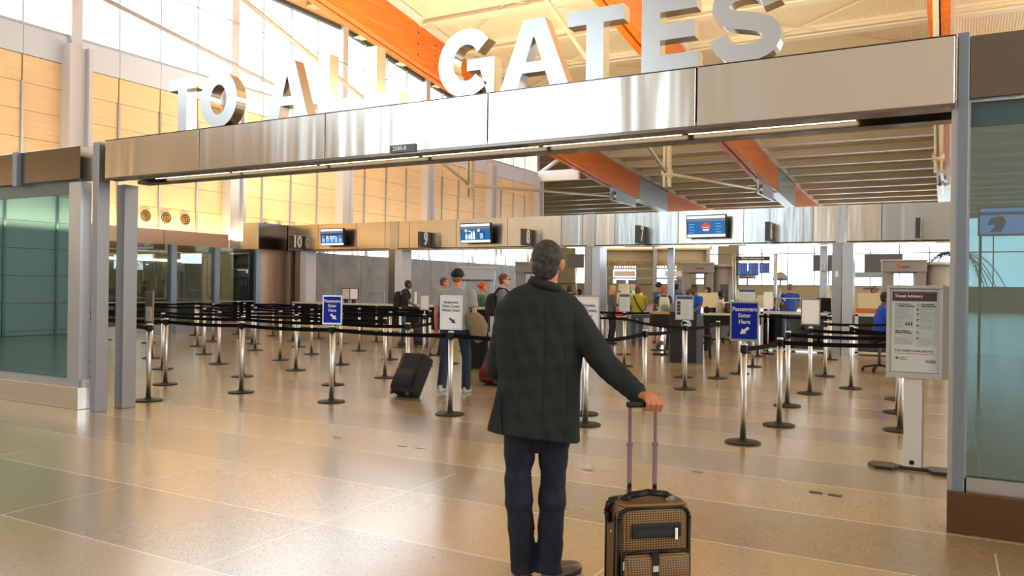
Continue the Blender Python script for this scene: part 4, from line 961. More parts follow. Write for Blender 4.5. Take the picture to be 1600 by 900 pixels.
# potted palm in the far hall behind the right post
t = thing('palm_plant', 'tall dark green indoor palm with drooping fronds behind the right post', 'palm', (.12, 30, 0))
MB().lathe([(.35, 0), (.45, .6), (.42, .6), (.4, .55)], 20).build('pot', DKGREY, t); MB().cyl((0, 0, .5), (.02, 0, 2.85), .07, .05).build('trunk', mat('palm_trunk', (.12, .08, .05), .8), t)
m = MB(); random.seed(11)
for k in range(15):
    a = 2 * math.pi * k / 15 + random.uniform(-.15, .15); el = random.uniform(.2, .7); L_ = random.uniform(1.25, 1.75); pts = []
    for i in range(9):
        u = i / 8; r_ = L_ * u * (1 - .1 * u); pts.append(Vector((r_ * math.cos(a), r_ * math.sin(a), 2.85 + el * L_ * u * 1.1 - 1.25 * L_ * u * u)))
    sd = Vector((-math.sin(a), math.cos(a), 0))
    for i in range(8):
        m.cyl(pts[i], pts[i + 1], .012, .01, 5)
        for q in (0, .5):
            p = pts[i].lerp(pts[i + 1], q); d = (pts[i + 1] - pts[i]).normalized()
            for sgn in (-1, 1):
                tip = p + sd * sgn * .2 * (1 - .4 * i / 8) + d * .16 + Vector((0, 0, -.12)); w = d * .02
                m.add([p - w, p + w, tip, p + Vector((0, 0, .006))], [(0, 1, 2), (0, 2, 3), (1, 3, 2)])
o = m.build('frond', mat('palm_leaf', (.012, .04, .02), .5), t, fix=False)
# large screen hanging in the hall, seen through the right-hand glass
t = thing('hall_screen', 'wide blue hall screen seen through the right teal glass', 'screen', (1.35, 15.2, 0), 0)
MB().box(-.95, .95, 0, .08, 2.52, 3.0).build('housing', DKGREY, t); m = MB().box(-.92, .92, -.003, 0, 2.55, 2.97, 0).box(-.92, .92, -.005, -.003, 2.86, 2.91, 1).box(-.3, .05, -.005, -.003, 2.66, 2.82, 1).poly([(-.82, 2.70), (-.76, 2.82), (-.6, 2.84), (-.55, 2.74), (-.62, 2.58), (-.78, 2.58), (-.70, 2.70)], -.005, -.003, 1)
m.build('display', [emis('hall_blue', (.25, .42, .9), 2.6), E_NAVY], t); MB().box(-.93, -.89, .02, .06, 0, 3.0).build('post', DKGREY, t); MB().box(.85, .89, .02, .06, 0, 3.0).build('post', DKGREY, t)
# floor outlets
for i, (x, y) in enumerate(((-5.5, 6.3), (-4.66, 6.29), (-4.47, 6.3), (-2.71, 6.32), (-1.88, 6.76), (-.89, 6.55), (-.75, 6.54), (-9.0, 7.0))):
    o = bevelled(MB().box(-.05, .05, -.025, .025, 0, .006).build('floor_plate', ALU if i not in (5, 6) else DKGREY, None, (x, y, 0)), .003, 1)
    tag(o, ['small metal floor plate left of the blue sign stanchion base', 'small metal floor plate in the walkway, left of a pair', 'small metal floor plate in the walkway, right of a pair', 'small metal floor plate beside the right trouser leg', 'small metal floor plate right of the suitcase handle',
            'dark floor slot near the advisory sign, left of two', 'dark floor slot near the advisory sign, right of two', 'small metal floor plate near the left gate posts'][i], 'floor plate')
# =================================================================== PEOPLE
def skin_mat(n, c):
    m = mat('skin_' + n, c, .5); b = bsdf(m); b.inputs['Subsurface Weight'].default_value = .0; return m
SK = {'pale': skin_mat('pale', (.55, .27, .18)), 'ruddy': skin_mat('ruddy', (.50, .19, .11)), 'dark': skin_mat('dark', (.085, .04, .025))}
def cloth(n, c, r=.85):
    m = mat('cloth_' + n, c, r)
    if not m.get('done'): bump(m, 9, .35, (1, 1, .6), .02, 4); m['done'] = 1
    return m
def hand(mb, w, d, side, curl=.5, s=1.0):
    """palm and five separate fingers; w wrist, d forward direction"""
    d = Vector(d).normalized(); u = Vector((0, 0, 1)) if abs(d.z) < .8 else Vector((0, 1, 0)); a = d.cross(u).normalized(); n = a.cross(d)
    w = Vector(w); k = w + d * .085 * s
    mb.loft([(w, .024 * s, .02 * s, Matrix((a, n, d)).transposed()), (w + d * .04 * s, .038 * s, .018 * s, Matrix((a, n, d)).transposed()), (k, .04 * s, .015 * s, Matrix((a, n, d)).transposed())], 12)
    for i, (off, ln) in enumerate(((-.03, .065), (-.01, .078), (.01, .073), (.03, .058))):
        p = k + a * off * s; q = p + (d * math.cos(curl * .6) - n * math.sin(curl * .6)) * ln * .5 * s; e = q + (d * math.cos(curl * 1.7) - n * math.sin(curl * 1.7)) * ln * .5 * s
        mb.cyl(p - d * .01, q, .0095 * s, .009 * s, 7); mb.cyl(q, e, .009 * s, .007 * s, 7)
    p = w + d * .03 * s - a * side * .03 * s; q = p + (d * .6 - a * side * .6 - n * .3).normalized() * .05 * s; mb.cyl(p, q, .012 * s, .010 * s, 7); mb.cyl(q, q + (d * .9 - n * .4).normalized() * .03 * s, .010 * s, .008 * s, 7)
def person(label, loc, rz, h=1.75, skin='pale', top=(.3, .3, .3), sleeve='short', legs=(.02, .04, .1), shorts=False, hair=(.03, .02, .015), style='short',
           arms='side', lean=0, stride=0, build=1.0, shoe=(.02, .02, .02), female=False, seated=False, tw=0, face=True, head_tilt=0, tn=None, vox=.016, group=None):
    t = thing('person', label, 'person', loc, rz, group); S = h / 1.75; sk = SK[skin]; bw = build
    ln = Matrix.Rotation(-lean, 3, 'X')                                     # bend forward (+y) about the hips
    hip = Vector((0, 0, .93))
    def up(p): return (hip + ln @ (Vector(p) - hip)) * S
    def V(*p): return Vector(p) * S
    zc = 0
    if seated: zc = -.22
    def T(p): return Vector((p[0], p[1], p[2] + zc))
    sh = {s: T(up((s * .185 * bw, 0, 1.42))) for s in (-1, 1)}
    A = {'side': ((.235, -.02, 1.13), (.25, .05, .88)), 'hold': ((.23, .03, 1.15), (.12, .27, 1.16)), 'desk': ((.24, .12, 1.18), (.2, .38, 1.08)), 'phone': ((.23, .1, 1.16), (.08, .3, 1.28)), 'drag': ((.26, -.10, 1.15), (.30, -.22, .92)), 'reach': ((.25, .2, 1.3), (.2, .48, 1.22))}
    if isinstance(arms, str): arms = (arms, arms)
    el, wr = {}, {}
    for s, k in ((-1, arms[0]), (1, arms[1])):
        e, w = A[k]; el[s] = T(up((s * e[0] * bw, e[1], e[2]))); wr[s] = T(up((s * w[0] * bw, w[1], w[2])))
    if seated:
        hp = {s: T(V(s * .09, 0, .92)) for s in (-1, 1)}; kn = {s: Vector((s * .12, .40, .70 * S)) for s in (-1, 1)}; an = {s: Vector((s * .12, .36, .30)) for s in (-1, 1)}
    else:
        hp = {s: V(s * .09 * bw, 0, .92) for s in (-1, 1)}; kn = {s: V(s * .10 * bw, .03 + s * stride * .5, .50) for s in (-1, 1)}; an = {s: V(s * .10, -.03 + s * stride, .09 + (.05 if s * stride < 0 else 0)) for s in (-1, 1)}
    nk = T(up((0, .0, 1.45))); hc = T(up((0, .035, 1.635))); hr = Euler((-head_tilt - lean * .6, 0, 0)).to_matrix()
    def hd(x, y, z): return hc + hr @ Vector((x, y, z)) * S
    b = MB(); r = lambda v: v * S
    b.ball(hd(0, -.008, .02), (r(.073), r(.09), r(.092)), 0, 16, 12); b.ball(hd(0, .015, -.045), (r(.058), r(.07), r(.07)), 0, 14, 10); b.ball(hd(0, .05, -.085), (r(.028), r(.028), r(.022)))
    b.cap(hd(0, .082, .0), hd(0, .102, -.028), r(.011), r(.014), 8)                               # nose
    b.ball(hd(0, .078, -.062), (r(.024), r(.012), r(.008)), 0, 8, 6)                              # lips
    for s in (-1, 1): b.ball(hd(s * .076, -.005, -.01), (r(.012), r(.02), r(.032)), 0, 8, 6)     # ears
    b.cap(nk, hd(0, -.015, -.06), r(.058), r(.052), 12)
    b.loft([(T(up((0, 0, 1.47))), r(.07), r(.06), ln), (T(up((0, 0, 1.40))), r(.16 * bw), r(.085), ln), (T(up((0, 0, 1.25))), r(.155 * bw), r(.10 * bw), ln), (T(up((0, .0, 1.08))), r(.135 * bw), r(.092 * bw), ln), (T(up((0, 0, .93))), r(.155 * bw), r(.10 * bw), None)], 20)
    ex = MB()
    for s in (-1, 1):
        b.cap(sh[s], el[s], r(.045), r(.036)); b.cap(el[s], wr[s], r(.035), r(.024)); hand(ex, wr[s], (wr[s] - el[s]), s, .6 if arms[0] != 'side' else .4, S)
        b.cap(hp[s], kn[s], r(.075), r(.052)); b.cap(kn[s], an[s], r(.05), r(.034)); b.cap(an[s] + Vector((0, -.02, -.02)), an[s] + Vector((0, .12, -.045)), r(.035), r(.03))
    remeshed('body', b, vox, 1, sk, t, ex)
    # eyes
    if face:
        e = MB()
        for s in (-1, 1): e.ball(hd(s * .03, .074, .012), (r(.011), r(.008), r(.007)), 0, 8, 6)
        e.build('eyes', mat('eye_dark', (.02, .015, .012), .3), t)
        e = MB()
        for s in (-1, 1): e.cap(hd(s * .018, .085, .032), hd(s * .045, .076, .032), r(.004), r(.003), 6)
        e.build('brows', mat('hair_%s' % (hash(hair) % 9999), hair, .8), t)
    # top
    tm = cloth(tn or 'top_%d_%d_%d' % tuple(int(c * 999) for c in top), top); q = MB(); o_ = .014
    waist = .90 if not female else .88
    q.loft([(T(up((0, -.01, 1.485))), r(.075), r(.062), ln), (T(up((0, 0, 1.455))), r(.125 * bw), r(.08), ln), (T(up((0, 0, 1.39))), r(.185 * bw), r(.105), ln), (T(up((0, 0, 1.25))), r(.178 * bw), r(.125 * bw), ln), (T(up((0, .0, 1.08))), r(.16 * bw), r(.12 * bw), ln), (T(up((0, 0, .98))), r(.172 * bw), r(.125 * bw), None), (T(V(0, 0, waist)), r(.18 * bw), r(.13 * bw), None)], 24)
    for s in (-1, 1):
        q.ball(sh[s] + Vector((-s * .01, 0, -.01)), (r(.066),) * 3)
        if sleeve == 'long': q.cap(sh[s], el[s], r(.064), r(.052)); q.cap(el[s], el[s].lerp(wr[s], .93), r(.052), r(.036))
        elif sleeve == 'short': q.cyl(sh[s], sh[s].lerp(el[s], .72), r(.066), r(.064), 16)
    remeshed('shirt', q, vox, 1, tm, t)
    # trousers
    lm = cloth('legs_%d_%d_%d' % tuple(int(c * 999) for c in legs), legs); q = MB()
    q.loft([(T(V(0, 0, .99)), r(.158 * bw), r(.112 * bw), None), (T(V(0, 0, .90)), r(.172 * bw), r(.122 * bw), None), (T(V(0, 0, .80)), r(.165 * bw), r(.11), None)], 20)
    for s in (-1, 1):
        e = kn[s] if shorts else kn[s]; q.cyl(hp[s] + Vector((0, 0, .0)), e, r(.092), r(.07), 16); q.ball(hp[s], (r(.092),) * 3)
        if not shorts: q.ball(kn[s], (r(.069),) * 3); q.cyl(kn[s], an[s] + Vector((0, 0, -.04 * S)), r(.069), r(.064), 16)
    remeshed('trousers', q, vox, 1, lm, t)
    q = [MB(), MB()]
    for i, s in enumerate((-1, 1)):
        a = an[s]; q[i].loft([(a + Vector((0, -.075, -.085 * S)), .035, .01, Euler((R(90), 0, 0)).to_matrix())] * 0 + [(a + Vector((0, .035, -.088 * S)), .045, .135, None), (a + Vector((0, .035, -.05 * S)), .043, .13, None), (a + Vector((0, .01, -.025 * S)), .036, .09, None), (a + Vector((0, -.02, .01)), .036, .045, None)], 16, sup=2.4)
        q[i].build('shoe', mat('shoe_%d' % int(shoe[0] * 999), shoe, .4), t)
    # hair
    if style != 'bald':
        hm = mat('hair_%d_%d' % (int(hair[0] * 999), int(hair[1] * 999)), hair, .75); bump(hm, 60, .6, (1, 1, .3), .01) if not hm.get('b') else None; hm['b'] = 1
        q = MB(); g = 1.0
        q.ball(hd(0, -.018, .036), (r(.082), r(.093), r(.090)), 0, 18, 12); 
        if style in ('short', 'cap'): q.ball(hd(0, -.045, -.02), (r(.072), r(.055), r(.062)))
        if style == 'bob': q.ball(hd(0, -.035, -.03), (r(.092), r(.075), r(.10)), 0, 16, 10); q.ball(hd(0, -.03, .03), (r(.09), r(.095), r(.09)))
        if style == 'long': q.ball(hd(0, -.035, .0), (r(.09), r(.08), r(.09))); q.loft([(hd(0, -.04, .0), r(.085), r(.06), None), (hd(0, -.06, -.12), r(.09), r(.045), None), (hd(0, -.085, -.24), r(.075), r(.04), None), (hd(0, -.09, -.33), r(.03), r(.02), None)], 16)
        if style == 'curly': 
            random.seed(5)
            for k in range(26):
                a = random.uniform(0, 6.28); p = random.uniform(-.1, 1.4); q.ball(hd(.085 * math.cos(a) * math.cos(p), -.03 + .085 * math.sin(a) * math.cos(p), .02 + .09 * math.sin(p)), (r(.03),) * 3, 0, 8, 6)
        ob = remeshed('hair', q, min(vox, .012), 1, hm, t)
        # keep the face free: push front-lower vertices back behind the hairline
        iv = hr.transposed()
        for v in ob.data.vertices:
            l = iv @ (v.co - hc) / S
            if l.y > .03 and l.z < .055: v.co = hc + (hr @ Vector((l.x * .8, .0, l.z))) * S
        if style == 'cap':
            q = MB(); q.ball(hd(0, -.012, .045), (r(.092), r(.108), r(.088)), 0, 18, 10); q.ball(hd(0, .12, .035), (r(.065), r(.06), r(.012)), 0, 14, 8); remeshed('cap', q, .012, 1, BLACK, t)
    t['_f'] = 0; del t['_f']
    return t, dict(sh=sh, el=el, wr=wr, hc=hc, hd=hd, S=S, up=up, T=T)
def backpack(label, t, info, col, w=.3, h=.42, strap=True, group=None, white=False):
    """worn bag: hangs on the person, a thing of its own, placed in the wearer's frame"""
    u, T = info['up'], info['T']; c = T(u((0, -.20, 1.2))); m = cloth('bag_%d' % int(col[0] * 999), col)
    g = thing('backpack', label, 'backpack', t.matrix_basis @ c if False else (0, 0, 0)); g.location = t.location; g.rotation_euler = t.rotation_euler
    q = MB().loft([(c + Vector((0, .0, -h / 2)), w * .45, .07, None), (c + Vector((0, 0, -h * .4)), w * .5, .10, None), (c + Vector((0, 0, 0)), w * .5, .11, None), (c + Vector((0, .01, h * .38)), w * .46, .085, None), (c + Vector((0, .03, h / 2)), w * .32, .05, None)], 20, sup=3)
    remeshed('bag', q, .014, 1, m, g)
    for s in (-1, 1):
        p = [T(u(x)) for x in ((s * .09, -.13, 1.40), (s * .115, -.06, 1.492), (s * .12, .06, 1.475), (s * .125, .135, 1.36), (s * .15, .12, 1.2), (s * .17, -.02, 1.1), (s * .13, -.13, 1.05))]
        q = MB()
        for a, b in zip(p, p[1:]): q.cyl(a, b, .024, .024, 8, ry=.5)
        q.build('strap', m, g)
    if white:
        q = MB().ball(c + Vector((0, -.10, -.08)), (.11, .04, .10)); q.build('front_pocket', cloth('pocket', (.25, .26, .22)), g)
    return g
q_ = thing('folded_jacket', 'khaki jacket carried over the arm of the walker in grey t-shirt', 'jacket', (0, 0, 0))
AWAY, RIGHT, LEFT, TOWARD = YAW, R(-61), R(119), R(209)
t, i_ = person('person in grey t-shirt, jeans and black cap walking away with a rolling case', (-6.32, 9.76, 0), R(10), 1.83, 'ruddy', (.28, .28, .29), 'short', (.012, .024, .055), hair=(.22, .10, .06), style='cap', arms=('side', 'side'), stride=.2, build=1.24, shoe=(.4, .4, .4), vox=.014, lean=.04)
q_.location = fr(748, 11.45); q_.rotation_euler = (0, 0, YAW)
remeshed('cloth', MB().loft([((0, 0, .78), .05, .05, None), ((.01, 0, .88), .12, .07, None), ((-.01, 0, 1.02), .15, .08, None), ((-.05, 0, 1.14), .13, .07, None), ((-.06, 0, 1.2), .06, .05, None)], 18), .012, 1, cloth('khaki_jacket', (.20, .15, .085)), q_)
t2, i2 = person('person in black shirt with backpack leaning on the left counter', (-12.75, 17.1, 0), RIGHT + R(8), 1.74, 'dark', (.012, .012, .015), 'short', (.03, .09, .22), hair=(.01, .01, .01), style='short', arms='desk', lean=.16, build=1.05)
backpack('black backpack worn by the person leaning on the counter', t2, i2, (.008, .008, .01))
person('red haired person in green sweater standing by the small podium', (-8.35, 13.85, 0), RIGHT + R(10), 1.68, 'ruddy', (.04, .12, .085), 'long', (.02, .02, .03), hair=(.42, .09, .015), style='curly', arms='phone', female=True)
t2, i2 = person('person with glasses in grey sweater carrying a black backpack', (-7.22, 12.72, 0), RIGHT + R(4), 1.82, 'pale', (.14, .16, .19), 'long', (.03, .09, .22), hair=(.10, .04, .015), style='short', arms='hold')
g = MB()
for s in (-1, 1): g.strip([(a, b) for a, b in arc(s * .03, 0, .022, .016, 0, 360, 12)[:-1]], [(a, b) for a, b in arc(s * .03, 0, .018, .012, 0, 360, 12)[:-1]], .0, .004)
g.cyl((-.052, 0, .004), (-.075, -.09, .006), .003, n=6).cyl((.052, 0, .004), (.075, -.09, .006), .003, n=6).cyl((-.01, 0, .002), (.01, 0, .002), .002, n=6)
g.build('glasses', BLACK, t2, loc=tuple(i2['hc'] + Vector((0, .105, .015))))
backpack('black backpack worn by the person with glasses', t2, i2, (.008, .008, .011))
person('balding person in black shirt behind the grey t-shirt', (-10.2, 15.2, 0), RIGHT, 1.78, 'ruddy', (.012, .012, .014), 'short', (.02, .02, .03), hair=(.08, .04, .02), style='short', arms='hold')
person('dark haired person mostly hidden behind the suited man\'s left shoulder', (-7.7, 14.1, 0), AWAY, 1.56, 'pale', (.03, .03, .035), 'long', (.02, .02, .03), hair=(.01, .008, .008), style='bob', face=False)
person('brown haired person in dark jacket by the bright column', (-10.6, 23.0, 0), AWAY - R(20), 1.68, 'pale', (.035, .045, .045), 'long', (.03, .03, .04), hair=(.06, .03, .015), style='bob', arms='hold')
person('dark haired officer in blue shirt beside the white sign', (-9.85, 22.1, 0), LEFT, 1.56, 'ruddy', (.01, .06, .42), 'short', (.01, .012, .03), hair=(.01, .01, .012), style='bob', arms='hold')
t2, i2 = person('blonde person in grey cardigan and dark trousers', (-8.45, 21.25, 0), RIGHT + R(12), 1.68, 'pale', (.10, .085, .085), 'long', (.012, .012, .025), hair=(.55, .33, .10), style='long', arms='hold', female=True, build=.9)
q = thing('handbag', 'red leather handbag at the hip of the blonde person', 'bag', (-8.13, 21.12, 0), R(20)); m = MB().loft([((0, 0, .80), .15, .06, None), ((0, 0, .9), .16, .07, None), ((0, 0, 1.02), .1, .04, None)], 18, sup=2.6); remeshed('bag', m, .014, 1, mat('red_leather', (.42, .03, .012), .45), q)
MB().tube([(-.08, 0, 1.0), (-.07, .03, 1.2), (-.02, .05, 1.38), (.05, .03, 1.2), (.08, 0, 1.0)], .01, 6).build('strap', mat('red_leather', ()), q)
t2, i2 = person('person in mustard top and blue jeans with black crossbody strap', (-7.78, 21.52, 0), AWAY - R(10), 1.66, 'pale', (.36, .33, .02), 'short', (.05, .11, .22), hair=(.16, .045, .02), style='bob', arms=('side', 'desk'), female=True, build=1.12)
q = MB(); pts = [(-.12, -.09, 1.47), (-.06, -.145, 1.33), (.05, -.155, 1.12), (.16, -.10, .97)]
for a, b in zip(pts, pts[1:]): q.cyl(i2['up'](a), i2['up'](b), .016, n=8)
q.build('crossbody_strap', BLACK, t2)
person('person in royal blue t-shirt and dark cap at the work table', (-7.45, 22.4, 0), RIGHT + R(25), 1.78, 'ruddy', (.015, .09, .48), 'short', (.015, .015, .02), shorts=True, hair=(.02, .012, .01), style='curly', arms='desk', shoe=(.3, .08, .05))
t2, i2 = person('red haired person in dark top wearing a white backpack', (-7.02, 21.5, 0), AWAY, 1.68, 'ruddy', (.05, .05, .06), 'short', (.03, .03, .03), shorts=True, hair=(.40, .11, .03), style='bob', arms='desk', female=True, build=1.0)
backpack('white and grey backpack worn by the red haired person', t2, i2, (.55, .55, .48), white=True)
person('officer with dark skin in blue shirt standing beyond the table', (-7.6, 24.4, 0), RIGHT + R(60), 1.78, 'dark', (.012, .06, .40), 'short', (.01, .012, .03), hair=(.008, .008, .008), style='short', arms='desk', lean=.2)
person('person in slate grey shirt bending over the table', (-6.45, 20.4, 0), RIGHT + R(10), 1.80, 'ruddy', (.11, .15, .19), 'short', (.02, .02, .03), hair=(.07, .03, .015), style='short', arms='desk', lean=.75)
t2, i2 = person('officer in royal blue uniform shirt with glasses behind the podium', (-5.35, 18.75, 0), LEFT + R(35), 1.70, 'dark', (.010, .05, .36), 'short', (.01, .01, .025), hair=(.008, .008, .008), style='short', arms='desk', build=1.1)
MB().ball((.187, .06, 1.33), (.02, .04, .045), 0, 10, 8).build('shoulder_patch', mat('patch_pale', (.5, .5, .55), .6), t2)
person('dark haired person behind the officer in glasses', (-6.2, 23.2, 0), LEFT, 1.66, 'pale', (.02, .02, .025), 'long', (.02, .02, .03), hair=(.008, .008, .01), style='bob')
person('person with dark skin in white shirt seated at a desk', (-6.05, 24.0, 0), RIGHT, 1.78, 'dark', (.68, .68, .66), 'short', (.01, .01, .025), hair=(.01, .01, .01), style='short', arms='desk', seated=True)
person('tall officer in royal blue shirt seen from behind at right', (-4.2, 25.0, 0), AWAY - R(15), 1.80, 'ruddy', (.010, .055, .40), 'short', (.01, .01, .025), hair=(.15, .14, .13), style='short', arms='desk', lean=.1, build=1.05)
person('officer in blue shirt sitting low behind the glass counter', (-4.35, 23.2, 0), RIGHT, 1.60, 'ruddy', (.012, .065, .42), 'short', (.01, .01, .025), hair=(.01, .01, .01), style='short', arms='desk', seated=True)
person('officer in royal blue shirt seated on the swivel chair at right', (-1.2, 17.3, 0), R(-75), 1.80, 'dark', (.012, .06, .44), 'short', (.01, .01, .02), hair=(.008, .008, .008), style='short', arms='desk', seated=True, build=1.1, lean=.1)
person('person in orange top reaching toward a scanner', (-2.25, 30.2, 0), LEFT, 1.78, 'ruddy', (.45, .14, .05), 'short', (.02, .02, .03), hair=(.08, .03, .02), style='short', arms='reach')

# =================================================================== LUGGAGE
def rolling_case(label, loc, rz, w, d, h, fabric, pattern=False, tilt=0, handle=.42, tiltdir=1, detail=True):
    t = thing('suitcase', label, 'suitcase', loc, rz)
    t.rotation_euler = (tilt, 0, rz)
    z0 = .045
    bd = MB().loft([((0, 0, z0), w * .46, d * .44, None), ((0, 0, z0 + .02), w * .5, d * .5, None), ((0, 0, z0 + h * .5), w * .5, d * .505, None), ((0, 0, z0 + h - .035), w * .5, d * .49, None), ((0, 0, z0 + h - .008), w * .485, d * .46, None), ((0, 0, z0 + h), w * .44, d * .4, None)], 48, sup=7)
    bd.build('shell', fabric, t)
    def hoop(name, y, inset, r, m, zb=z0 + .03, zt=z0 + h - .02, par=t):
        a, c = w / 2 - inset, .05; pts = []
        for cx, cz, s0 in ((a - c, zt - c, 0), (-a + c, zt - c, 90), (-a + c, zb + c, 180), (a - c, zb + c, 270)):
            for k in range(5): an_ = R(s0 + 22.5 * k); pts.append((cx + c * math.cos(an_), y, cz + c * math.sin(an_)))
        pts.append(pts[0]); q = MB(); q.tube(pts, r, 8); return q.build(name, m, par)
    TR = mat('black_trim', (.006, .006, .006), .45, spec=.3)
    if detail:
        hoop('piping', -d * .5 + .012, .004, .010, TR); hoop('piping', -d * .5 + .055, .0, .007, TR); hoop('piping', d * .5 - .02, .004, .008, TR)
        # upper pocket with zipper
        q = MB().loft([((0, -d * .5 - .006, z0 + h * .06), w * .43, .012, None), ((0, -d * .5 - .018, z0 + h * .12), w * .45, .02, None), ((0, -d * .5 - .024, z0 + h * .3), w * .45, .026, None), ((0, -d * .5 - .02, z0 + h * .52), w * .45, .022, None), ((0, -d * .5 - .004, z0 + h * .575), w * .42, .01, None)], 36, sup=5)
        pk = q.build('front_pocket', fabric, t)
        yb = -d * .5 - .040
        # pocket zip line: over the top and down both sides
        q = MB(); pts = [(-w * .46, yb + .028, z0 + h * .10), (-w * .46, yb + .022, z0 + h * .50), (-w * .42, yb + .022, z0 + h * .56), (0, yb + .010, z0 + h * .575), (w * .42, yb + .022, z0 + h * .56), (w * .46, yb + .022, z0 + h * .50), (w * .46, yb + .028, z0 + h * .10)]
        q.tube(pts, .009, 8).build('pocket_zip', TR, pk)
        MB().box(-.032, .004, yb - .008, yb + .006, z0 + h * .08, z0 + h * .575).build('strap', mat('navy_leather', (.010, .011, .016), .45, spec=.3), pk)
        MB().box(-.028, .0, yb - .011, yb - .006, z0 + h * .40, z0 + h * .455).build('logo_plate', CHROME, pk)
        z_ = z0 + h * .755
        zp = MB().box(-w * .33, w * .36, -d * .5 - .012, -d * .5, z_ - .034, z_ + .034).build('zip_patch', mat('navy_leather', ()), t)
        bevelled(zp, .01, 3)
        MB().box(-w * .26, w * .28, -d * .5 - .015, -d * .5 - .01, z_ - .013, z_ + .008).build('zip_slot', mat('zip_black', (.005, .005, .005), .5), zp)
        bevelled(MB().box(w * .25, w * .25 + .015, -d * .5 - .024, -d * .5 - .014, z_ - .042, z_ + .014).build('zip_puller', CHROME, zp), .003, 2)
        MB().box(-w * .47, -w * .455, yb + .005, yb + .02, z0 + h * .42, z0 + h * .50).build('zip_puller', CHROME, pk)
        for (yy, zz) in ((.0, z0 + h * .70),): MB().ball((-w * .5 - .001, yy, zz), (.005, .006, .006)).build('rivet', CHROME, t)
        # carry handle on top and side
        hx = MB(); pts = [(-.13, -.005, z0 + h - .004), (-.09, -.01, z0 + h + .022), (0, -.012, z0 + h + .034), (.09, -.01, z0 + h + .022), (.13, -.005, z0 + h - .004)]
        for a, b in zip(pts, pts[1:]): hx.cyl(a, b, .018, .018, 10, ry=.6)
        hx.build('carry_handle', TR, t); MB().box(.09, .135, -.022, .010, z0 + h, z0 + h + .012).build('handle_clip', CHROME, t)
        hx = MB(); pts = [(-w * .5 + .03, .0, z0 + h + .0), (-w * .5 - .012, 0, z0 + h - .005), (-w * .5 - .025, 0, z0 + h - .05), (-w * .5 - .006, 0, z0 + h - .10)]
        for a, b in zip(pts, pts[1:]): hx.cyl(a, b, .022, .02, 10, ry=.6)
        hx.build('side_handle', TR, t)
    else:
        hoop('piping', -d * .5 + .012, .004, .008, TR)
        q = MB().loft([((0, -d * .5 - .006, z0 + h * .1), w * .42, .012, None), ((0, -d * .5 - .02, z0 + h * .3), w * .43, .024, None), ((0, -d * .5 - .006, z0 + h * .55), w * .4, .012, None)], 30, sup=5); q.build('front_pocket', fabric, t)
        MB().tube([(-.08, 0, z0 + h - .01), (-.06, 0, z0 + h + .025), (.06, 0, z0 + h + .025), (.08, 0, z0 + h - .01)], .012, 8).build('carry_handle', TR, t)
    for s in (-1, 1):
        MB().cyl((s * w * .36 - .012, d * .5 - .02, .035), (s * w * .36 + .012, d * .5 - .02, .035), .035, n=16).build('wheel', TR, t)
        MB().box(s * w * .36 - .02, s * w * .36 + .02, -d * .5 + .01, -d * .5 + .04, 0, z0 + .01).build('foot', TR, t)
    if handle:
        hz = z0 + h
        tl = MB(); yb = d * .5 - .035
        for s in (-1, 1):
            q = MB().box(s * .066 - .010, s * .066 + .010, yb - .006, yb + .006, hz - .02, hz + handle * .56); q.box(s * .066 - .013, s * .066 + .013, yb - .009, yb + .009, hz + handle * .54, hz + handle * .58); q.build('handle_tube', mat('tube_chrome', (.20, .14, .17), .2, 1), t)
            MB().box(s * .066 - .007, s * .066 + .007, yb - .004, yb + .004, hz + handle * .56, hz + handle).build('handle_tube', mat('tube_chrome', ()), t)
        bevelled(MB().box(-.085, .085, yb - .014, yb + .014, hz + handle - .012, hz + handle + .016).build('grip', TR, t), .008, 3)
    return t
KH = mat('woven_khaki', (.30, .17, .055), .55)
def weave(m):
    v = N(m, 'ShaderNodeTexChecker'); v.inputs['Scale'].default_value = 1
    sp = N(m, 'ShaderNodeTexVoronoi'); sp.inputs['Scale'].default_value = 78; sp.inputs['Randomness'].default_value = 0.0
    sp.voronoi_dimensions = '2D'; sx_ = N(m, 'ShaderNodeSeparateXYZ'); LK(m, coords(m, (1, 1, 1.15)), sx_.inputs[0]); ad_ = N(m, 'ShaderNodeMath', operation='ADD'); LK(m, sx_.outputs[0], ad_.inputs[0]); LK(m, sx_.outputs[1], ad_.inputs[1]); cb_ = N(m, 'ShaderNodeCombineXYZ'); LK(m, ad_.outputs[0], cb_.inputs[0]); LK(m, sx_.outputs[2], cb_.inputs[1]); LK(m, cb_.outputs[0], sp.inputs['Vector'])
    r = N(m, 'ShaderNodeValToRGB'); r.color_ramp.elements[0].position = .30; r.color_ramp.elements[0].color = (.02, .01, .004, 1); r.color_ramp.elements[1].position = .42; r.color_ramp.elements[1].color = (.25, .135, .04, 1)
    LK(m, sp.outputs['Distance'], r.inputs[0]); LK(m, r.outputs[0], bsdf(m).inputs['Base Color'])
weave(KH)
rolling_case('patterned khaki rolling suitcase with black trim held by the suited man', (-1.275, 3.70, 0), R(40.4), .36, .215, .50, KH, handle=.445)
rolling_case('black rolling suitcase tilted behind the walker in grey t-shirt', (-6.72, 9.05, 0), R(-8), .42, .25, .60, cloth('black_case', (.008, .008, .009)), tilt=R(-30), handle=.4, detail=False)
rolling_case('dark red rolling suitcase tilted, half hidden by the suit jacket', (-6.40, 10.95, 0), R(-8), .42, .25, .56, cloth('red_case', (.12, .006, .008)), tilt=R(-26), handle=.4, detail=False)
rolling_case('grey upright suitcase beside the person leaning on the counter', (-12.05, 17.0, 0), R(30), .40, .26, .55, cloth('grey_case', (.03, .034, .042)), handle=.3, detail=False)

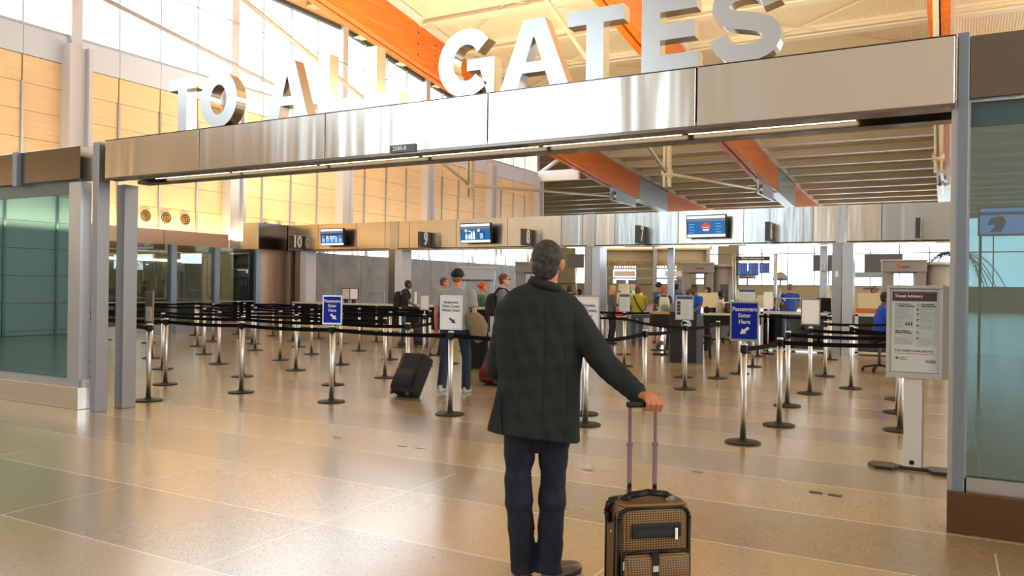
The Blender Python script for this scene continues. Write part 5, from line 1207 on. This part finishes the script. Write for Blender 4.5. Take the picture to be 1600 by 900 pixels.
# =================================================================== THE MAN IN THE SUIT
man = thing('person', 'tall grey haired person in charcoal suit jacket and dark jeans, seen from behind', 'person', (-1.915, 3.805, 0), YAW)
ms = SK['ruddy']
# local frame: x to the right of the photograph, y away from it
HD = Vector((.028, .02, 1.70)); hrot = Euler((R(3), R(2), R(-16))).to_matrix()
def H_(x, y, z): return HD + hrot @ Vector((x, y, z))
b = MB()
b.ball(H_(0, -.008, .022), (.077, .096, .094), 0, 24, 16); b.ball(H_(0, .02, -.05), (.060, .072, .07), 0, 20, 14); b.ball(H_(0, .055, -.09), (.03, .03, .024))
b.ball(H_(0, -.05, -.03), (.062, .05, .06), 0, 16, 12)
b.cap(H_(0, .084, .0), H_(0, .112, -.03), .011, .015, 10); b.ball(H_(0, .088, -.065), (.026, .012, .008)); 
for s in (-1, 1): b.ball(H_(s * .034, .08, .025), (.02, .012, .006)); b.ball(H_(s * .045, .06, -.035), (.022, .02, .018))
for s in (-1, 1):
    b.ball(H_(s * .084, -.008, -.012), (.010, .023, .037), 0, 12, 8, rot=(0, s * .25, hrot.to_euler().z - s * .35)); b.ball(H_(s * .080, .0, -.036), (.008, .012, .012), 0, 8, 6)
b.cap(Vector((.02, .005, 1.44)), H_(0, -.012, -.075), .062, .060, 18)
b.loft([((0, 0, 1.50), .08, .065, None), ((0, .0, 1.42), .17, .09, None), ((0, 0, 1.25), .165, .11, None), ((0, 0, 1.05), .15, .105, None), ((0, 0, .92), .16, .11, None)], 24)
SHR = Vector((.172, .0, 1.425)); ELR = Vector((.335, -.11, 1.165)); WRR = Vector((.485, -.235, 1.03)); SHL = Vector((-.183, .0, 1.435)); ELL = Vector((-.235, .06, 1.12)); WRL = Vector((-.06, .24, 1.10))
b.cap(SHR, ELR, .048, .042); b.cap(ELR, WRR, .042, .028); b.cap(SHL, ELL, .048, .042); b.cap(ELL, WRL, .042, .028)
HPL, KNL, ANL = Vector((-.10, 0, .90)), Vector((-.115, .03, .50)), Vector((-.075, .03, .09)); HPR, KNR, ANR = Vector((.075, 0, .90)), Vector((.075, .05, .49)), Vector((.055, -.005, .09))
for a, k, n in ((HPL, KNL, ANL), (HPR, KNR, ANR)): b.cap(a, k, .085, .058); b.cap(k, n, .055, .04)
# right hand closed on the grip: palm over the bar, four fingers down the near side and under it, thumb beyond
bar = Vector((.50, -.235, 0)); 
grip_w = Vector((-1.275, 3.70, 0)) + Matrix.Rotation(R(40.4), 3, 'Z') @ Vector((0, .0725, .99)) ; bl = Matrix.Rotation(-YAW, 3, 'Z') @ (grip_w - Vector((-1.915, 3.805, 0)))
bd_ = Matrix.Rotation(R(40.4) - YAW, 3, 'Z') @ Vector((1, 0, 0)); bn = Vector((0, 0, 1)).cross(bd_).normalized()       # bn points away from the camera
def G(u, v, z): return bl + bd_ * u + bn * v + Vector((0, 0, z + .002))
fx = MB()
b.loft([(WRR, .028, .022, (WRR - ELR).to_track_quat('Z', 'Y').to_matrix()), (WRR.lerp(G(.045, -.005, .038), .55), .036, .024, (WRR - ELR).to_track_quat('Z', 'Y').to_matrix()), (G(.05, -.01, .034), .040, .022, (WRR - ELR).to_track_quat('Z', 'Y').to_matrix())], 18)
b.ball(G(.04, -.008, .030), (.046, .028, .022), 0, 16, 10, rot=(0, R(12), R(11)))
for i, (u, l) in enumerate(((.078, 1.0), (.054, 1.06), (.030, 1.0), (.007, .86))):
    k0 = G(u, -.022, .040 - .004 * i); k1 = G(u + .006, -.040 * l, .012 - .006 * l); k2 = G(u + .004, -.020, -.026 * l); k3 = G(u, .008, -.026)
    for p, q, r0, r1 in ((k0, k1, .0115, .0105), (k1, k2, .0105, .0095), (k2, k3, .0095, .008)):
        p = p; b.cap(p, q, r0 * (.9 if i == 3 else 1), r1 * (.9 if i == 3 else 1), 10)
b.cap(G(.03, .012, .022), G(.055, .032, .004), .014, .012, 10); b.cap(G(.055, .032, .004), G(.07, .024, -.018), .012, .010, 10)
# left hand, in front of the chest
ex = MB(); hand(ex, WRL, (WRL - ELL), -1, .8, 1.05)
remeshed('body', b, .0055, 2, ms, man, ex)
# ears ride on the body mesh; hair cut short with a greyer neck and temples
hm = mat('grey_hair', (.05, .05, .05), .7); noise_color(hm, (.012, .012, .013), (.065, .065, .07), 60, 6, (1, 1, .7), .40, .72); bump(hm, 160, .8, (1, 1, .4), .006)
q = MB(); q.ball(H_(0, -.014, .030), (.0835, .100, .095), 0, 28, 18); q.ball(H_(0, -.045, -.025), (.074, .062, .066), 0, 22, 14); q.ball(H_(0, -.05, -.062), (.056, .048, .040), 0, 18, 12)
for s in (-1, 1): q.ball(H_(s * .066, .02, .0), (.016, .03, .035))
ob = remeshed('hair', q, .005, 2, hm, man)
for v in ob.data.vertices:
    l = hrot.transposed() @ (v.co - HD)
    if l.y > .035 and l.z < .06: v.co = HD + hrot @ Vector((l.x * .8, .0, l.z))
    if abs(l.x) > .062 and -.045 < l.z < .02 and -.035 < l.y < .03: v.co = HD + hrot @ Vector((l.x * .93, l.y, l.z))
e = MB()
for s in (-1, 1): e.ball(H_(s * .032, .082, .012), (.011, .008, .007))
e.build('eyes', mat('eye_dark', ()), man)
e = MB().cyl(H_(.08, .0, .012), H_(.07, .10, .012), .003, n=6).cyl(H_(-.08, .0, .012), H_(-.07, .10, .012), .003, n=6)
for s in (-1, 1): e.cyl(H_(s * .014, .108, .012), H_(s * .066, .10, .012), .003, n=6).cyl(H_(s * .02, .108, -.012), H_(s * .062, .10, -.012), .0025, n=6)
e.build('glasses', CHROME, man)
# jacket
JM = mat('charcoal_wool', (.030, .036, .040), .8); noise_color(JM, (.011, .016, .019), (.019, .026, .030), 220, 3, (1, 1, 1), .3, .7); bump(JM, 5.5, .5, (1, 1, .35), .03, 3)
bsdf(JM).inputs['Specular IOR Level'].default_value = .25
J = MB()
tilt = lambda c, a: (Vector(c), Euler((0, a, 0)).to_matrix())
rings = []
for (cx, cz, rx, ry, ang, cy) in ((.018, 1.592, .070, .064, .20, -.002), (.014, 1.577, .096, .078, .16, 0), (.006, 1.556, .136, .092, .10, 0), (.0, 1.530, .182, .104, .06, 0), (-.003, 1.488, .214, .116, .03, 0), (-.005, 1.44, .229, .122, 0, 0), (-.005, 1.39, .235, .124, 0, 0), (-.006, 1.30, .236, .132, 0, 0), (-.008, 1.18, .226, .134, 0, 0),
                               (-.008, 1.08, .216, .132, 0, 0), (-.012, .98, .220, .134, .03, -.005), (-.022, .90, .232, .138, .06, -.01), (-.030, .83, .242, .144, .10, -.012), (-.034, .775, .250, .148, .115, -.012)):
    c_, m_ = tilt((cx, cy, cz), ang); rings.append((c_, rx, ry, m_))
def wob(k, t):
    w = 1.0
    if k >= 7: w += .015 * math.sin(5 * t + k * .4) + .012 * math.sin(9 * t - k * .3)
    elif k >= 4: w += .008 * math.sin(4 * t + k)
    return w
J.loft(rings, 64, sup=2.5, wob=wob)
def sleeve(mb, a, e, w, r0, r1, r2, folds=True):
    pts = []; n = 10
    for i in range(n + 1):
        u = i / n; p = a.lerp(e, u); pts.append((p, r0 + (r1 - r0) * u + (.003 * math.sin(i * 2.4) if folds else 0)))
    for i in range(1, n + 1):
        u = i / n; p = e.lerp(w, u); pts.append((p, r1 + (r2 - r1) * u + (.003 * math.sin(i * 2.9) if folds else 0)))
    for (p, r_), (p2, r2_) in zip(pts, pts[1:]): mb.cyl(p, p2, r_, r2_, 18)
    for p, r_ in pts[:-1]: mb.ball(p, (r_, r_, r_), 0, 14, 8)
sleeve(J, SHR + Vector((-.02, 0, .0)), ELR, WRR + (WRR - ELR) * .02, .086, .070, .052); sleeve(J, SHL + Vector((.02, 0, -.005)), ELL, ELL.lerp(WRL, .9), .084, .066, .05)
J.ball(SHR + Vector((-.03, 0, .0)), (.10, .092, .082), 0, 18, 12); J.ball(SHL + Vector((.03, 0, .0)), (.10, .09, .082), 0, 18, 12)
def disp(c):
    c = c.copy(); d = .0050 * math.sin(c.z * 42 + c.x * 26) * math.sin(c.x * 33 - c.z * 15) ; c.y += d; c.z += d * .4
    if c.x < .2 and c.z < 1.42: c.y -= .006 * math.exp(-((c.x - .01) / .02) ** 2) * -1      # seam hollow down the back
    return c
jk = remeshed('jacket', J, .006, 2, JM, man, disp=disp)
def on_back(x, z, off=.0):
    hit, p, nrm, _ = jk.ray_cast(Vector((x, -1.2, z)), Vector((0, 1, 0)))
    return p + Vector((0, -off, 0)) if hit else Vector((x, -.12, z))
SEAMM = mat('jacket_seam', (.006, .008, .010), .9)
for path in ([(.012 - .03 * max(0, 1.1 - z_ / 100), z_ / 100) for z_ in range(80, 154, 3)],
             [(-.135 + .02 * math.sin((z_ - 80) / 12), z_ / 100) for z_ in range(80, 136, 3)], [(.125 + .012 * math.sin((z_ - 80) / 12), z_ / 100) for z_ in range(76, 130, 3)],
             [(.160, 1.50), (.172, 1.46), (.172, 1.42), (.165, 1.38), (.163, 1.34), (.168, 1.30), (.178, 1.265)], [(-.175, 1.50), (-.188, 1.46), (-.190, 1.42), (-.186, 1.38), (-.186, 1.33)]):
    q = MB(); pp = [on_back(x, z, -.0005) for x, z in path]
    for a_, b_ in zip(pp, pp[1:]):
        if (a_ - b_).length < .09: q.cyl(a_, b_, .0022, .0022, 6)
    q.build('seam', SEAMM, jk)
# collar band, standing around the neck and falling over the back
q = MB(); col = []
for k in range(25):
    a = R(150 + 240 * k / 24)
    c = Vector((.020 + .076 * math.cos(a), -.004 + .074 * math.sin(a), 1.588 - .024 * (math.cos(a)) + .004)); col.append(c)
vs = []; n = len(col)
for c in col:
    o = Vector((c.x - .018, c.y, 0)).normalized(); vs += [c + Vector((0, 0, .012)) - o * .002, c + Vector((0, 0, .012)) + o * .004, c + o * .030 + Vector((0, 0, -.032)), c + o * .012 + Vector((0, 0, -.032))]
fs = [(i * 4 + k, i * 4 + (k + 1) % 4, i * 4 + 4 + (k + 1) % 4, i * 4 + 4 + k) for i in range(n - 1) for k in range(4)] + [(0, 1, 2, 3), ((n - 1) * 4 + 3, (n - 1) * 4 + 2, (n - 1) * 4 + 1, (n - 1) * 4)]
q.add(vs, fs, 0, True).build('collar', JM, jk)
q = MB()
ax = (WRR - ELR).normalized(); sd = ax.cross(Vector((0, 0, 1))).normalized(); dn = sd.cross(ax)
for k in range(4):
    c = WRR - ax * (.02 + .022 * k) + (-Vector((0, 1, 0)) * .030 - Vector((0, 0, 1)) * .040); q.ball(c, (.008, .008, .008), 0, 10, 6)
q.build('cuff_button', mat('button_dark', (.01, .01, .01), .25), jk)
# vent at the left rear: a flap edge
q = MB(); q.add([(-.235, -.085, 1.02), (-.225, -.100, 1.02), (-.205, -.142, .80), (-.275, -.110, .815), (-.232, -.080, 1.02), (-.222, -.094, 1.02), (-.203, -.136, .803), (-.272, -.104, .818)], [(0, 1, 2, 3), (7, 6, 5, 4), (0, 4, 5, 1), (1, 5, 6, 2), (2, 6, 7, 3), (3, 7, 4, 0)]); q.build('vent_flap', JM, jk)
# jeans
JE = mat('dark_denim', (.006, .012, .035), .8); noise_color(JE, (.002, .004, .013), (.004, .012, .042), 3.5, 4, (1, 1, .5), .35, .7); bump(JE, 14, .5, (1, 1, .5), .02, 3)
q = MB(); q.loft([((-.012, 0, .98), .165, .12, None), ((-.014, 0, .88), .185, .128, None), ((-.016, .0, .81), .182, .12, None), ((-.016, 0, .68), .03, .04, None)], 30)
def leg(a, k, n, hr_, kr, ar):
    pts = []
    for i in range(11): u = i / 10; pts.append((a.lerp(k, u), hr_ + (kr - hr_) * min(1, u * 1.15) + .003 * math.sin(i * 2.2)))
    for i in range(1, 11):
        u = i / 10; f_ = .004 * math.sin(i * 2.7) if u > .5 else .003 * math.sin(i * 4); pts.append((k.lerp(n, u), kr + (ar - kr) * u + f_ + (.006 if u < .25 else 0)))
    for (p, r_), (p2, r2_) in zip(pts, pts[1:]): q.cyl(p, p2, r_, r2_, 20, ry=1.0)
    for p, r_ in pts[:-1]: q.ball(p, (r_, r_, r_ * .8), 0, 16, 8)
leg(HPL, KNL, ANL + Vector((0, 0, -.055)), .104, .072, .070); leg(HPR, KNR, ANR + Vector((0, 0, -.05)), .104, .070, .070)
def jd(c):
    c = c.copy(); d = .004 * math.sin(c.z * 38 + c.x * 30) * math.sin(c.x * 40 + c.y * 20); c.x += d; c.y += d; return c
remeshed('jeans', q, .006, 2, JE, man, disp=jd)
SHM = mat('brown_shoe_leather', (.10, .045, .02), .35)
def shoe(a, rz, m_=SHM):
    m = MB().loft([((0, .08, 0), .044, .142, None), ((0, .08, .022), .047, .146, None), ((0, .08, .045), .044, .140, None), ((0, .06, .065), .038, .105, None), ((0, .02, .08), .034, .05, None)], 26, sup=2.3)
    s = m.build('shoe', m_, man); s.location = a; s.rotation_euler = (0, 0, rz)
    w = MB().loft([((0, .08, -.001), .047, .146, None), ((0, .08, .02), .05, .15, None)], 26, sup=2.3).build('sole', BLACK, s)
    return s
shoe((ANR.x + .015, ANR.y - .0, 0.001), R(-48)); shoe((ANL.x, ANL.y, 0.001), R(10))
